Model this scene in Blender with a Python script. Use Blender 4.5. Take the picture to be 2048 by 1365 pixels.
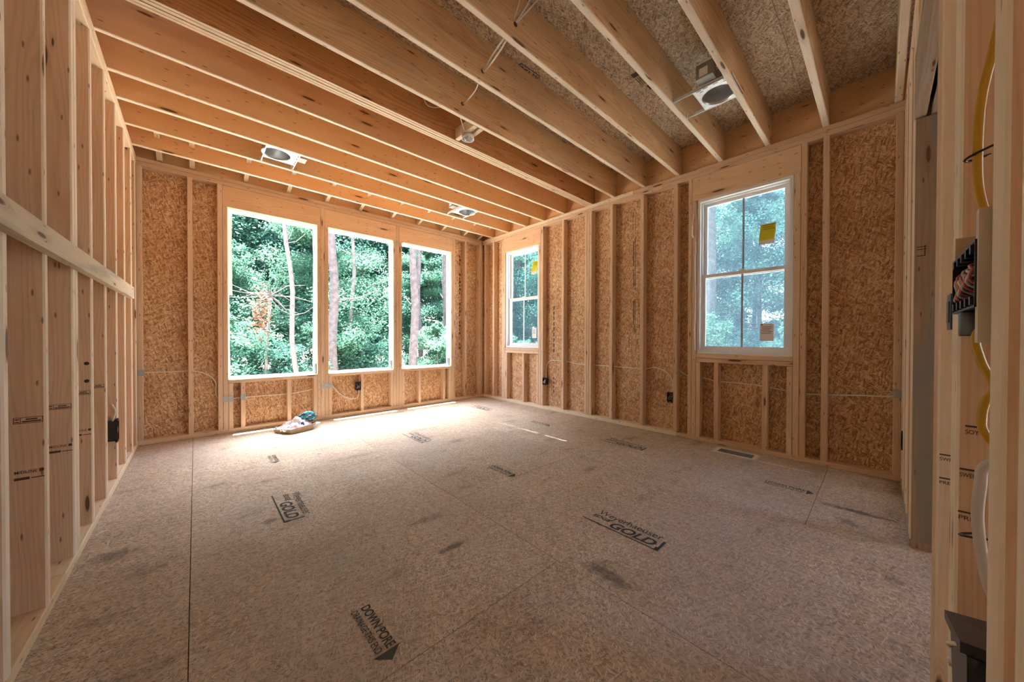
import bpy, math, random
import numpy as np
from mathutils import Vector, Matrix

for _o in list(bpy.data.objects):
    bpy.data.objects.remove(_o, do_unlink=True)
C = bpy.context.scene
COL = C.collection
S = 1.046            # one design unit (the camera's height) in metres
R = random.Random(7)

# ------------------------------------------------------------------ camera
cd = bpy.data.cameras.new('camera')
cam = bpy.data.objects.new('camera', cd)
COL.objects.link(cam)
TH, PIT, ROL, FPX = math.radians(42.8067), math.radians(-0.5006), math.radians(0.13135), 683.815
cd.sensor_width = 36.0
cd.lens = FPX / 2048 * 36.0
cd.clip_start = 0.02
cd.clip_end = 400
fw = Vector((math.sin(TH) * math.cos(PIT), math.cos(TH) * math.cos(PIT), math.sin(PIT)))
rt = Vector((math.cos(TH), -math.sin(TH), 0))
up = rt.cross(fw)
M = Matrix((rt, up, -fw)).transposed()
M = M @ Matrix.Rotation(ROL, 3, 'Z')
cam.matrix_world = Matrix.Translation((0, 0, 1.0 * S)) @ M.to_4x4()
C.camera = cam

# ------------------------------------------------------------------ light
w = bpy.data.worlds.new('sky'); C.world = w; w.use_nodes = True
wn, wl = w.node_tree.nodes, w.node_tree.links
wn.clear()
sky = wn.new('ShaderNodeTexSky'); sky.sky_type = 'NISHITA'; sky.sun_disc = False
sky.sun_elevation = math.radians(62); sky.sun_rotation = 0; sky.dust_density = 2.5; sky.air_density = 1.0
hsv = wn.new('ShaderNodeHueSaturation'); hsv.inputs['Saturation'].default_value = 0.8
bg = wn.new('ShaderNodeBackground'); bg.inputs['Strength'].default_value = 0.58
wo = wn.new('ShaderNodeOutputWorld')
wl.new(sky.outputs[0], hsv.inputs['Color']); wl.new(hsv.outputs[0], bg.inputs[0]); wl.new(bg.outputs[0], wo.inputs[0])
sd = bpy.data.lights.new('sun', 'SUN'); sd.energy = 14.0; sd.angle = math.radians(0.6); sd.color = (1, .96, .9)
so = bpy.data.objects.new('sun', sd); COL.objects.link(so)
sv = Vector((0.01, -0.176, -1.0))
so.rotation_euler = sv.to_track_quat('-Z', 'Y').to_euler()


C.cycles.adaptive_threshold = 0.02
C.cycles.max_bounces = 8
C.cycles.diffuse_bounces = 5
C.cycles.transparent_max_bounces = 10
C.view_settings.view_transform = 'Standard'
C.view_settings.look = 'None'
C.view_settings.gamma = 1
C.view_settings.use_curve_mapping = False
C.view_settings.exposure = 2.25

# ------------------------------------------------------------------ node helpers


class NT:
    def __init__(self, name):
        self.m = bpy.data.materials.new(name); self.m.use_nodes = True
        self.t = self.m.node_tree; self.t.nodes.clear()
        self.out = self.n('ShaderNodeOutputMaterial')
        self.b = self.n('ShaderNodeBsdfPrincipled')
        self.l(self.b.outputs[0], self.out.inputs[0])

    def n(self, typ, **kw):
        x = self.t.nodes.new(typ)
        for k, v in kw.items():
            setattr(x, k, v)
        return x

    def l(self, a, b):
        self.t.links.new(a, b)

    def val(self, x, inp):
        if isinstance(x, (int, float)):
            inp.default_value = x
        elif isinstance(x, (tuple, list)):
            inp.default_value = (*x, 1) if len(x) == 3 and len(inp.default_value) == 4 else x
        else:
            self.l(x, inp)

    def math(self, op, a, b=None, c=None, clamp=False):
        x = self.n('ShaderNodeMath', operation=op, use_clamp=clamp)
        self.val(a, x.inputs[0])
        if b is not None: self.val(b, x.inputs[1])
        if c is not None: self.val(c, x.inputs[2])
        return x.outputs[0]

    def mix(self, f, a, b, typ='MIX'):
        x = self.n('ShaderNodeMixRGB', blend_type=typ)
        self.val(f, x.inputs[0]); self.val(a, x.inputs[1]); self.val(b, x.inputs[2])
        return x.outputs[0]

    def mapr(self, v, a, b, c=0.0, d=1.0, smooth=False):
        x = self.n('ShaderNodeMapRange')
        if smooth: x.interpolation_type = 'SMOOTHSTEP'
        self.val(v, x.inputs[0])
        for i, q in enumerate((a, b, c, d)): x.inputs[i + 1].default_value = q
        return x.outputs[0]

    def mapping(self, vec, scale=(1, 1, 1), rot=(0, 0, 0), loc=(0, 0, 0)):
        x = self.n('ShaderNodeMapping'); self.l(vec, x.inputs[0])
        x.inputs['Scale'].default_value = scale; x.inputs['Rotation'].default_value = rot
        x.inputs['Location'].default_value = loc
        return x.outputs[0]

    def noise(self, vec, scale=1.0, detail=2.0, rough=.5, dim='2D'):
        x = self.n('ShaderNodeTexNoise'); x.noise_dimensions = dim
        self.l(vec, x.inputs['Vector']); x.inputs['Scale'].default_value = scale
        x.inputs['Detail'].default_value = detail; x.inputs['Roughness'].default_value = rough
        return x.outputs[0]

    def voro(self, vec, scale=1.0, dim='2D', rnd=1.0):
        x = self.n('ShaderNodeTexVoronoi'); x.voronoi_dimensions = dim
        self.l(vec, x.inputs['Vector']); x.inputs['Scale'].default_value = scale
        x.inputs['Randomness'].default_value = rnd
        return x

    def bump(self, h, strength=.3, dist=.002):
        x = self.n('ShaderNodeBump'); x.inputs['Strength'].default_value = strength
        x.inputs['Distance'].default_value = dist
        self.l(h, x.inputs['Height']); self.l(x.outputs[0], self.b.inputs['Normal'])

    def base(self, c, rough=.6, spec=None, metal=None):
        self.val(c, self.b.inputs['Base Color']); self.val(rough, self.b.inputs['Roughness'])
        if spec is not None: self.b.inputs['Specular IOR Level'].default_value = spec
        if metal is not None: self.b.inputs['Metallic'].default_value = metal


def lumber(name, light, dark, ring=.5, knots=.8, grey=0.0):
    """sawn softwood; UV: u along the board, v across (metres), random offset per board"""
    k = NT(name)
    uv = k.n('ShaderNodeUVMap').outputs[0]
    broad = k.noise(k.mapping(uv, (.7, 7, 1)), 1, 2)
    sep = k.n('ShaderNodeSeparateXYZ'); k.l(uv, sep.inputs[0])
    ph = k.math('ADD', k.math('MULTIPLY', sep.outputs[1], 330), k.math('MULTIPLY', broad, 60))
    rg = k.math('POWER', k.math('ADD', k.math('MULTIPLY', k.math('SINE', ph), .5), .5), 2.2)
    fine = k.noise(k.mapping(uv, (5, 320, 1)), 1, 2)
    blot = k.noise(k.mapping(uv, (1.6, 9, 1)), 1, 3)
    oi = k.n('ShaderNodeObjectInfo')
    f = k.math('ADD', k.math('MULTIPLY', rg, ring), k.math('MULTIPLY', k.mapr(fine, .3, .7), .22))
    f = k.math('ADD', f, k.math('MULTIPLY', k.mapr(blot, .35, .7), .3))
    f = k.math('ADD', f, k.math('MULTIPLY', k.math('SUBTRACT', oi.outputs['Random'], .5), .45), clamp=True)
    col = k.mix(f, light, dark)
    # knots
    kv = k.mapping(uv, (2.3, 13, 1))
    v = k.voro(kv, 1)
    pick = k.n('ShaderNodeSeparateColor'); k.l(v.outputs['Color'], pick.inputs[0])
    sel = k.math('GREATER_THAN', pick.outputs[0], knots)
    size = k.math('MULTIPLY_ADD', pick.outputs[1], .10, .04)
    d = k.math('DIVIDE', v.outputs['Distance'], size)
    core = k.math('MULTIPLY', k.mapr(d, 1.15, .7, smooth=True), sel)
    halo = k.math('MULTIPLY', k.mapr(d, 3.2, .9, smooth=True), sel)
    kr = k.math('MULTIPLY_ADD', k.math('SINE', k.math('MULTIPLY', d, 14)), .25, .75)
    col = k.mix(k.math('MULTIPLY', k.math('MULTIPLY', halo, .42), kr), col, (dark[0] * .62, dark[1] * .5, dark[2] * .4))
    col = k.mix(k.math('MULTIPLY', core, .88), col, (.085, .035, .015))
    # pin knots and nail marks
    v2 = k.voro(k.mapping(uv, (9, 38, 1), loc=(3.1, 1.7, 0)), 1)
    p2 = k.n('ShaderNodeSeparateColor'); k.l(v2.outputs['Color'], p2.inputs[0])
    c2 = k.math('MULTIPLY', k.mapr(v2.outputs['Distance'], .15, .07), k.math('GREATER_THAN', p2.outputs[0], .84))
    col = k.mix(k.math('MULTIPLY', c2, .7), col, (.12, .05, .02))
    if grey:
        g = k.mapr(k.noise(k.mapping(uv, (1.3, 12, 1), loc=(7, 3, 0)), 1, 4), .5, .66)
        col = k.mix(k.math('MULTIPLY', g, grey), col, (.3, .3, .27))
    k.base(col, .62, .25)
    k.bump(k.math('ADD', fine, k.math('MULTIPLY', rg, .5)), .25, .0015)
    return k.m


def osb(name, tones, scale=1.0, angles=(0, 40, -38, 80), dirt=0.0, relief=.35, gaps=.5, floor=False, aspect=5.5):
    """oriented strand board: overlapping strands laid at several angles; UV in metres"""
    k = NT(name)
    uv = k.n('ShaderNodeUVMap').outputs[0]
    warp = k.n('ShaderNodeTexNoise'); warp.noise_dimensions = '2D'; k.l(uv, warp.inputs['Vector'])
    warp.inputs['Scale'].default_value = 9
    wv = k.n('ShaderNodeVectorMath', operation='MULTIPLY_ADD'); k.l(warp.outputs['Color'], wv.inputs[0])
    wv.inputs[1].default_value = (.02, .02, 0); k.l(uv, wv.inputs[2])
    vec = wv.outputs[0]
    col = None; hgt = None
    for i, a in enumerate(angles):
        s = scale * (1 + .18 * i)
        q = k.mapping(k.mapping(vec, rot=(0, 0, math.radians(a)), loc=(i * 3.7, i * 1.9, 0)), (13 * s, 13 * aspect * s, 1))
        v = k.voro(q, 1)
        sc = k.n('ShaderNodeSeparateColor'); k.l(v.outputs['Color'], sc.inputs[0])
        grain = k.noise(k.mapping(q, (.7, 5, 1)), 1, 1)
        tone = k.math('ADD', k.math('MULTIPLY', sc.outputs[0], .85), k.math('MULTIPLY', k.math('SUBTRACT', grain, .5), .55))
        rmp = k.n('ShaderNodeValToRGB')
        e = rmp.color_ramp.elements
        e[0].position = 0.0; e[0].color = (*tones[0], 1); e[1].position = 1.0; e[1].color = (*tones[-1], 1)
        for j, t in enumerate(tones[1:-1]):
            x = e.new((j + 1) / (len(tones) - 1)); x.color = (*t, 1)
        k.l(tone, rmp.inputs[0])
        if col is None:
            col = rmp.outputs[0]; hgt = k.math('MULTIPLY', sc.outputs[0], .5)
        else:
            m = k.math('GREATER_THAN', sc.outputs[1], gaps)
            m = k.math('MULTIPLY', m, k.mapr(v.outputs['Distance'], .62, .5))
            col = k.mix(m, col, rmp.outputs[0])
            hgt = k.mix(m, hgt, k.math('MULTIPLY_ADD', sc.outputs[2], .6, .4))
    # dark cracks and pale splinters between strands
    for ang, thr, cc, st, q in ((.45, .74, tuple(c * .3 for c in tones[0]), .7, 1.0), (-.7, .8, tuple(c * .3 for c in tones[0]), .6, .8),
                                (1.2, .82, tuple(min(1, c * 1.15) for c in tones[-1]), .6, .6)):
        dk = k.voro(k.mapping(k.mapping(vec, rot=(0, 0, ang + math.radians(angles[0])), loc=(ang * 7, 3, 0)), (34 * q * scale, 210 * q * scale, 1)), 1)
        ds = k.n('ShaderNodeSeparateColor'); k.l(dk.outputs['Color'], ds.inputs[0])
        dm = k.math('MULTIPLY', k.mapr(dk.outputs['Distance'], .4, .22), k.math('GREATER_THAN', ds.outputs[0], thr))
        col = k.mix(k.math('MULTIPLY', dm, st), col, cc)
    big = k.noise(uv, 1.7, 3)
    col = k.mix(k.mapr(big, .35, .7, 0, .3), col, tones[1], 'MULTIPLY')
    rough = .68
    if floor:
        g = k.n('ShaderNodeNewGeometry'); P = g.outputs['Position']
        sp = k.n('ShaderNodeSeparateXYZ'); k.l(P, sp.inputs[0])
        # trodden dirt smears
        sm = k.noise(k.mapping(P, (2.4, 5.5, 1), rot=(0, 0, .5)), 1, 4, .6)
        col = k.mix(k.mapr(sm, .62, .78, 0, .42), col, (.075, .07, .065))
        sm2 = k.noise(k.mapping(P, (1.1, .8, 1), loc=(4, 9, 0)), 1, 3)
        col = k.mix(k.mapr(sm2, .45, .7, 0, .3), col, (.40, .36, .33))
        spk = k.voro(k.mapping(P, (22, 22, 1)), 1)
        ss = k.n('ShaderNodeSeparateColor'); k.l(spk.outputs['Color'], ss.inputs[0])
        col = k.mix(k.math('MULTIPLY', k.mapr(spk.outputs['Distance'], .1, .06), k.math('GREATER_THAN', ss.outputs[0], .93)), col, (.75, .68, .55))
        for (x, y, rx, ry, st) in ((1.27, .77, .05, .13, .6), (.9, 1.39, .09, .03, .7), (-.28, 2.38, .09, .06, .6), (2.80, .07, .03, .16, .75),
                                   (.3, 2.25, .06, .03, .6), (2.6, .12, .05, .05, .5), (2.2, 1.5, .1, .05, .35), (1.0, 3.0, .25, .05, .3), (.36, 2.9, .12, .04, .3)):
            dx = k.math('DIVIDE', k.math('SUBTRACT', sp.outputs[0], x * S), rx * S)
            dy = k.math('DIVIDE', k.math('SUBTRACT', sp.outputs[1], y * S), ry * S)
            dd = k.math('SQRT', k.math('ADD', k.math('MULTIPLY', dx, dx), k.math('MULTIPLY', dy, dy)))
            dd = k.math('ADD', dd, k.math('MULTIPLY', k.math('SUBTRACT', k.noise(P, 22, 3), .5), 1.6))
            col = k.mix(k.mapr(dd, 1.2, .2, 0, st, True), col, (.06, .06, .065))
        # white overspray round the duct opening
        dx = k.math('MAXIMUM', k.math('SUBTRACT', k.math('ABSOLUTE', k.math('SUBTRACT', sp.outputs[0], 3.45 * S)), .055 * S), 0)
        dy = k.math('MAXIMUM', k.math('SUBTRACT', k.math('ABSOLUTE', k.math('SUBTRACT', sp.outputs[1], .855 * S)), .13 * S), 0)
        dd = k.math('ADD', k.math('SQRT', k.math('ADD', k.math('MULTIPLY', dx, dx), k.math('MULTIPLY', dy, dy))), k.math('MULTIPLY', k.math('SUBTRACT', k.noise(P, 30, 3), .5), .03))
        col = k.mix(k.mapr(dd, .055, .012, 0, .9, True), col, (.78, .78, .76))
        dx = k.math('ABSOLUTE', k.math('SUBTRACT', sp.outputs[0], 3.37 * S))
        dy = k.math('MAXIMUM', k.math('SUBTRACT', k.math('ABSOLUTE', k.math('SUBTRACT', sp.outputs[1], .5 * S)), .17 * S), 0)
        dd = k.math('ADD', k.math('ADD', dx, dy), k.math('MULTIPLY', k.noise(P, 25, 3), .02))
        col = k.mix(k.mapr(dd, .03, .012, 0, .75, True), col, (.7, .7, .68))
        rough = k.mapr(sm, .3, .7, .5, .72)
    k.base(col, rough, .3)
    k.bump(hgt, relief, .002)
    return k.m


def plain(name, c, rough=.5, metal=0.0, spec=.5, var=0.0, vs=8.0):
    k = NT(name)
    if var:
        n = k.noise(k.n('ShaderNodeTexCoord').outputs['Object'], vs, 3, dim='3D')
        c = k.mix(k.mapr(n, .3, .7), tuple(q * (1 - var) for q in c), tuple(min(1, q * (1 + var)) for q in c))
    k.base(c, rough, spec, metal)
    return k.m


M_STUD = lumber('spruce_lumber', (.76, .575, .40), (.58, .37, .22), .30)
M_PALE = lumber('pale_lumber', (.80, .68, .50), (.66, .5, .32), .25, .9)
M_JOIST = lumber('pine_joist', (.78, .575, .36), (.58, .36, .18), .5, .82, .2)
M_FARJ = lumber('kiln_pine_joist', (.80, .53, .29), (.68, .39, .18), .16, .84)
M_EDGE = lumber('pale_edge_lumber', (.88, .80, .67), (.74, .60, .44), .2, .88)  # narrow faces and eased corners, coloured paler than the wide faces
M_GREYW = lumber('weathered_lumber', (.47, .38, .29), (.33, .25, .18), .3, .8, .9)
M_BEAM = lumber('laminated_veneer', (.60, .32, .14), (.40, .17, .055), .6, .75)
M_BRACE = lumber('brace_board', (.72, .64, .52), (.56, .44, .30), .25, .7, .5)
M_HEADER = lumber('header_pine', (.78, .56, .36), (.64, .39, .21), .35, .84)
M_OSBW = osb('wall_strand_board', [(.35, .175, .08), (.62, .375, .19), (.74, .50, .29), (.90, .72, .49)], 1.0, gaps=.42)
M_OSBC = osb('ceiling_strand_board', [(.38, .27, .17), (.66, .53, .38), (.78, .66, .50), (.92, .84, .70)], 1.0,
             angles=(4, -12, 20, -34), relief=.7, aspect=7)
M_OSBF = osb('floor_strand_board', [(.41, .325, .25), (.58, .485, .385), (.645, .55, .445), (.82, .745, .63)], 1.35, relief=.3,
             angles=(90, 66, 118, 10), floor=True, aspect=7)
M_WHITE = plain('white_vinyl', (.80, .81, .82), .35)
M_WRAP = NT('house_wrap_sheet'); M_WRAP.base((.9, .91, .93), .6)
M_WRAP = M_WRAP.m
M_BLACK = plain('black_plastic', (.012, .012, .014), .35)
M_DKBLUE = plain('dark_blue_grey_plastic', (.06, .075, .09), .4)
M_STEEL = plain('galvanized_steel', (.82, .86, .89), .45, .35, var=.12, vs=30)
M_CAN = plain('spun_aluminium', (.50, .53, .55), .3, .8, var=.1, vs=12)
M_NAILP = plain('nail_plate_steel', (.42, .46, .48), .45, .5, var=.12, vs=40)
M_CABLE = plain('white_cable_jacket', (.78, .75, .68), .45)
M_YELLOW = plain('yellow_cable_jacket', (.50, .30, .01), .4)
M_GREYC = plain('grey_white_hose', (.55, .53, .50), .5)
M_INK = plain('black_ink', (.055, .06, .06), .8)
M_INKBR = plain('brown_ink', (.10, .055, .03), .8)
M_GREYBOX = plain('grey_sheet_box', (.30, .30, .28), .5, .3, var=.1)
M_PAPER = plain('white_paper', (.82, .82, .80), .7)
M_YEL = plain('yellow_paper', (.62, .62, .03), .7, var=.06)
M_CARD = plain('cardboard', (.5, .39, .26), .8, var=.1)
M_BEIGE = plain('beige_plastic', (.62, .54, .43), .5)
M_PINK = plain('red_wire', (.6, .16, .16), .4)
M_COPPER = plain('bare_copper', (.6, .4, .25), .3, 1)
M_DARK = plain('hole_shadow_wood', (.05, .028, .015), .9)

# glass
k = NT('window_glass')
gl = k.n('ShaderNodeBsdfGlossy'); gl.inputs['Roughness'].default_value = .03; gl.inputs[0].default_value = (1, 1, 1, 1)
tr = k.n('ShaderNodeBsdfTransparent'); tr.inputs[0].default_value = (.90, .96, .97, 1)
fr = k.n('ShaderNodeLayerWeight'); fr.inputs['Blend'].default_value = .5
frf = k.math('MULTIPLY_ADD', k.math('POWER', fr.outputs['Facing'], 4.5), .6, .025)
mx = k.n('ShaderNodeMixShader'); k.l(frf, mx.inputs[0]); k.l(tr.outputs[0], mx.inputs[1]); k.l(gl.outputs[0], mx.inputs[2])
k.l(mx.outputs[0], k.out.inputs[0])
M_GLASS = k.m


def screen_mat(name, cover):
    k = NT(name)
    tc = k.n('ShaderNodeTexCoord').outputs['Object']
    n = k.noise(k.mapping(tc, (140, 140, 140)), 1, 1, dim='3D')
    k.base((.13, .17, .21), .5)
    tr = k.n('ShaderNodeBsdfTransparent')
    mx = k.n('ShaderNodeMixShader')
    k.l(k.mapr(n, .3, .7, max(0, cover - .16), cover + .16), mx.inputs[0])
    tl = k.n('ShaderNodeBsdfTranslucent'); tl.inputs[0].default_value = (.09, .14, .19, 1)
    m2 = k.n('ShaderNodeMixShader'); m2.inputs[0].default_value = .6
    k.l(k.b.outputs[0], m2.inputs[1]); k.l(tl.outputs[0], m2.inputs[2])
    k.l(tr.outputs[0], mx.inputs[1]); k.l(m2.outputs[0], mx.inputs[2]); k.l(mx.outputs[0], k.out.inputs[0])
    return k.m


M_SCREEN = screen_mat('insect_mesh', .41)
M_SCREEN2 = screen_mat('insect_mesh_fine', .12)


def leaf_mat(name, cols, trans=.58):
    k = NT(name)
    g = k.n('ShaderNodeNewGeometry')
    rmp = k.n('ShaderNodeValToRGB'); e = rmp.color_ramp.elements
    e[0].color = (*cols[0], 1); e[1].color = (*cols[-1], 1)
    for j, t in enumerate(cols[1:-1]):
        x = e.new((j + 1) / (len(cols) - 1)); x.color = (*t, 1)
    big = k.noise(g.outputs['Position'], .9, 2, dim='3D')
    f = k.math('ADD', k.math('MULTIPLY', g.outputs['Random Per Island'], .55), k.mapr(big, .3, .7, 0, .5))
    k.l(f, rmp.inputs[0])
    k.base(rmp.outputs[0], .55, .2)
    tl = k.n('ShaderNodeBsdfTranslucent'); k.l(rmp.outputs[0], tl.inputs[0])
    mx = k.n('ShaderNodeMixShader'); mx.inputs[0].default_value = trans
    k.l(k.b.outputs[0], mx.inputs[1]); k.l(tl.outputs[0], mx.inputs[2]); k.l(mx.outputs[0], k.out.inputs[0])
    return k.m


M_LEAF = leaf_mat('broad_leaf', [(.05, .135, .09), (.08, .205, .14), (.125, .275, .19), (.20, .36, .24)])
M_LEAF2 = leaf_mat('teal_leaf', [(.042, .125, .095), (.07, .185, .145), (.105, .25, .19)])
M_DEAD = leaf_mat('dry_leaf', [(.22, .10, .06), (.30, .17, .12)])
M_BARK = plain('pine_bark', (.10, .085, .085), .9, var=.35, vs=9)
M_BARK2 = plain('pale_bark', (.14, .13, .12), .9, var=.3, vs=9)
M_GROUND = plain('leaf_litter_soil', (.48, .42, .35), 1, var=.4, vs=1.2)

# ------------------------------------------------------------------ mesh helpers


def _link(name, me, mat, parent=None, loc=None):
    o = bpy.data.objects.new(name, me)
    if mat is not None and not me.materials:
        me.materials.append(mat)
    COL.objects.link(o)
    if parent is not None:
        o.parent = parent
    if loc is not None:
        o.location = loc
    return o


def origin_of(p):
    v = Vector((0, 0, 0))
    while p is not None:
        v += p.location; p = p.parent
    return v


def mesh(name, verts, faces, mat, parent=None, uv=None, smooth=False, loc=None, mats=None, fm=None):
    """verts in design units, world placed. loc: base point for a top-level thing."""
    off = origin_of(parent) if parent is not None else (Vector(loc) * S if loc is not None else Vector((0, 0, 0)))
    me = bpy.data.meshes.new(name)
    me.from_pydata([(v[0] * S - off.x, v[1] * S - off.y, v[2] * S - off.z) for v in verts], [], faces)
    if mats:
        for m in mats: me.materials.append(m)
        if fm:
            for p, i in zip(me.polygons, fm): p.material_index = i
    else:
        me.materials.append(mat)
    if uv is not None:
        l = me.uv_layers.new(name='UVMap')
        i = 0
        for f in uv:
            for c in f:
                l.data[i].uv = c; i += 1
    if smooth:
        for p in me.polygons: p.use_smooth = True
    me.update()
    o = _link(name, me, None, parent, None if (parent is not None or loc is None) else off)
    return o


def board(name, lo, hi, mat, parent, ch=.003, axis=None, fl=False, loc=None, edge=None):
    """sawn board with eased long edges; UV runs along its length"""
    lo, hi = list(lo), list(hi)
    d = [hi[i] - lo[i] for i in range(3)]
    if axis is None:
        axis = d.index(max(d))
    a, b = [i for i in range(3) if i != axis]
    c = min(ch, d[a] * .3, d[b] * .3)
    prof = [(c, 0), (d[a] - c, 0), (d[a], c), (d[a], d[b] - c), (d[a] - c, d[b]), (c, d[b]), (0, d[b] - c), (0, c)]
    ends = [lo[axis], hi[axis]]
    vs = []
    for e in ends:
        for p in prof:
            v = [0, 0, 0]; v[axis] = e; v[a] = lo[a] + p[0]; v[b] = lo[b] + p[1]; vs.append(tuple(v))
    u0, v0 = R.random() * 40, R.random() * 40
    per = [0]
    for i in range(8):
        p, q = prof[i], prof[(i + 1) % 8]
        per.append(per[-1] + math.hypot(q[0] - p[0], q[1] - p[1]))
    fs, uv = [], []
    flip = (axis == 1)
    L = (ends[1] - ends[0]) * S
    for i in range(8):
        j = (i + 1) % 8
        f = [i, j, 8 + j, 8 + i]
        q = [(u0, v0 + per[i] * S), (u0, v0 + per[i + 1] * S), (u0 + L, v0 + per[i + 1] * S), (u0 + L, v0 + per[i] * S)]
        if flip: f.reverse(); q.reverse()
        fs.append(f); uv.append(q)
    f0 = list(range(7, -1, -1)); f1 = list(range(8, 16))
    q0 = [(u0 + prof[i][1] * .3, v0 + prof[i][0] * S) for i in f0]; q1 = [(u0 + 3 + prof[i - 8][1] * .3, v0 + prof[i - 8][0] * S) for i in f1]
    if flip:
        f0.reverse(); q0.reverse(); f1.reverse(); q1.reverse()
    fs += [f0, f1]; uv += [q0, q1]
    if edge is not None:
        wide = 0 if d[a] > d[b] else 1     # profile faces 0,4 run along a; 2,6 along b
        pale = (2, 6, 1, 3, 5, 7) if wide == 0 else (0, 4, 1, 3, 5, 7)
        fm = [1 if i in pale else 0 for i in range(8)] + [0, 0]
        return mesh(name, vs, fs, mat, parent, uv, loc=loc, mats=[mat, edge], fm=fm)
    return mesh(name, vs, fs, mat, parent, uv, loc=loc)


def boxfaces(lo, hi):
    x0, y0, z0 = lo; x1, y1, z1 = hi
    v = [(x0, y0, z0), (x1, y0, z0), (x1, y1, z0), (x0, y1, z0), (x0, y0, z1), (x1, y0, z1), (x1, y1, z1), (x0, y1, z1)]
    f = [(3, 2, 1, 0), (4, 5, 6, 7), (0, 1, 5, 4), (1, 2, 6, 5), (2, 3, 7, 6), (3, 0, 4, 7)]
    return v, f


def boxes(name, bl, mat, parent=None, loc=None):
    vs, fs = [], []
    for lo, hi in bl:
        v, f = boxfaces(lo, hi); n = len(vs)
        vs += v; fs += [tuple(i + n for i in q) for q in f]
    return mesh(name, vs, fs, mat, parent, loc=loc)


def panel(name, lo, hi, mat, parent, rects=None):
    """sheet with UVs in metres on each face (rects: list of boxes making it up, for cut-outs)"""
    vs, fs, uv = [], [], []
    u0, v0 = R.random() * 30, R.random() * 30
    for lo_, hi_ in (rects or [(lo, hi)]):
        v, f = boxfaces(lo_, hi_); n = len(vs); vs += v
        for q in f:
            pts = [v[i] for i in q]
            ax = [max(p[i] for p in pts) - min(p[i] for p in pts) for i in range(3)]
            dr = ax.index(min(ax)); a, b = [i for i in range(3) if i != dr]
            uv.append([(u0 + p[a] * S, v0 + p[b] * S) for p in pts])
            fs.append(tuple(i + n for i in q))
    return mesh(name, vs, fs, mat, parent, uv)


def smoothpath(pts, n=6):
    out = []
    P = [Vector(p) for p in pts]
    P = [P[0] * 2 - P[1]] + P + [P[-1] * 2 - P[-2]]
    for i in range(1, len(P) - 2):
        for j in range(n):
            t = j / n
            a, b, c, d = P[i - 1], P[i], P[i + 1], P[i + 2]
            out.append(.5 * ((2 * b) + (c - a) * t + (2 * a - 5 * b + 4 * c - d) * t * t + (3 * b - a - 3 * c + d) * t ** 3))
    out.append(P[-2])
    return out


def tubedata(pts, r, seg=8, flat=1.0, cap=True):
    pts = [Vector(p) for p in pts]
    rr = r if isinstance(r, (list, tuple)) else [r] * len(pts)
    vs, fs = [], []
    ref = None
    for i, p in enumerate(pts):
        t = (pts[min(i + 1, len(pts) - 1)] - pts[max(i - 1, 0)])
        if t.length < 1e-9: t = Vector((0, 0, 1))
        t.normalize()
        if ref is None:
            ref = Vector((0, 0, 1)) if abs(t.z) < .9 else Vector((1, 0, 0))
            ref = (ref - t * ref.dot(t)).normalized()
        else:
            ref = (ref - t * ref.dot(t)).normalized()
        bn = t.cross(ref)
        for j in range(seg):
            a = 2 * math.pi * j / seg
            vs.append(tuple(p + ref * math.cos(a) * rr[i] + bn * math.sin(a) * rr[i] * flat))
    for i in range(len(pts) - 1):
        for j in range(seg):
            k2 = (j + 1) % seg
            fs.append((i * seg + j, i * seg + k2, (i + 1) * seg + k2, (i + 1) * seg + j))
    if cap:
        fs.append(tuple(range(seg - 1, -1, -1)))
        n = (len(pts) - 1) * seg
        fs.append(tuple(range(n, n + seg)))
    return vs, fs


def tube(name, pts, r, mat, parent=None, seg=8, sm=6, loc=None, flat=1.0):
    q = smoothpath(pts, sm) if sm else pts
    v, f = tubedata(q, r, seg, flat)
    return mesh(name, v, f, mat, parent, smooth=True, loc=loc if loc is not None else (None if parent else pts[0]))


def lathe(name, c, prof, mat, parent=None, seg=28, loc=None):
    vs, fs = [], []
    for r, z in prof:
        for j in range(seg):
            a = 2 * math.pi * j / seg
            vs.append((c[0] + r * math.cos(a), c[1] + r * math.sin(a), c[2] + z))
    for i in range(len(prof) - 1):
        for j in range(seg):
            k2 = (j + 1) % seg
            fs.append((i * seg + j, i * seg + k2, (i + 1) * seg + k2, (i + 1) * seg + j))
    return mesh(name, vs, fs, mat, parent, smooth=True, loc=loc)


def empty(name, loc):
    o = bpy.data.objects.new(name, None); COL.objects.link(o)
    o.location = Vector(loc) * S; o.empty_display_size = .1
    return o


def tag(o, label=None, cat=None, group=None, kind=None):
    if label: o['label'] = label
    if cat: o['category'] = cat
    if group: o['group'] = group
    if kind: o['kind'] = kind
    return o


def lab(o, s):
    o['label'] = s; return o


def struct(name, loc, label, cat):
    return tag(empty(name, loc), label, cat, kind='structure')


def text(name, s, size, mat, parent, origin, xdir, ydir, bold=0.0, shear=0.0, wscale=1.0, width=None):
    """flat lettering laid on a surface. origin = lower-left corner in design units"""
    cu = bpy.data.curves.new(name, 'FONT'); cu.body = s; cu.size = 1.0; cu.offset = bold; cu.shear = shear
    t = bpy.data.objects.new(name, cu); COL.objects.link(t)
    dg = bpy.context.evaluated_depsgraph_get(); dg.update()
    me = bpy.data.meshes.new_from_object(t.evaluated_get(dg))
    bpy.data.objects.remove(t, do_unlink=True); bpy.data.curves.remove(cu)
    off = origin_of(parent)
    X = Vector(xdir).normalized(); Y = Vector(ydir).normalized(); O = Vector(origin) * S - off
    if width: wscale = width / (size * max(v.co.x for v in me.vertices))
    for v in me.vertices:
        v.co = O + (X * v.co.x * size * wscale + Y * v.co.y * size) * S
    me.materials.clear(); me.materials.append(mat); me.name = name
    return _link(name, me, None, parent)


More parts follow.
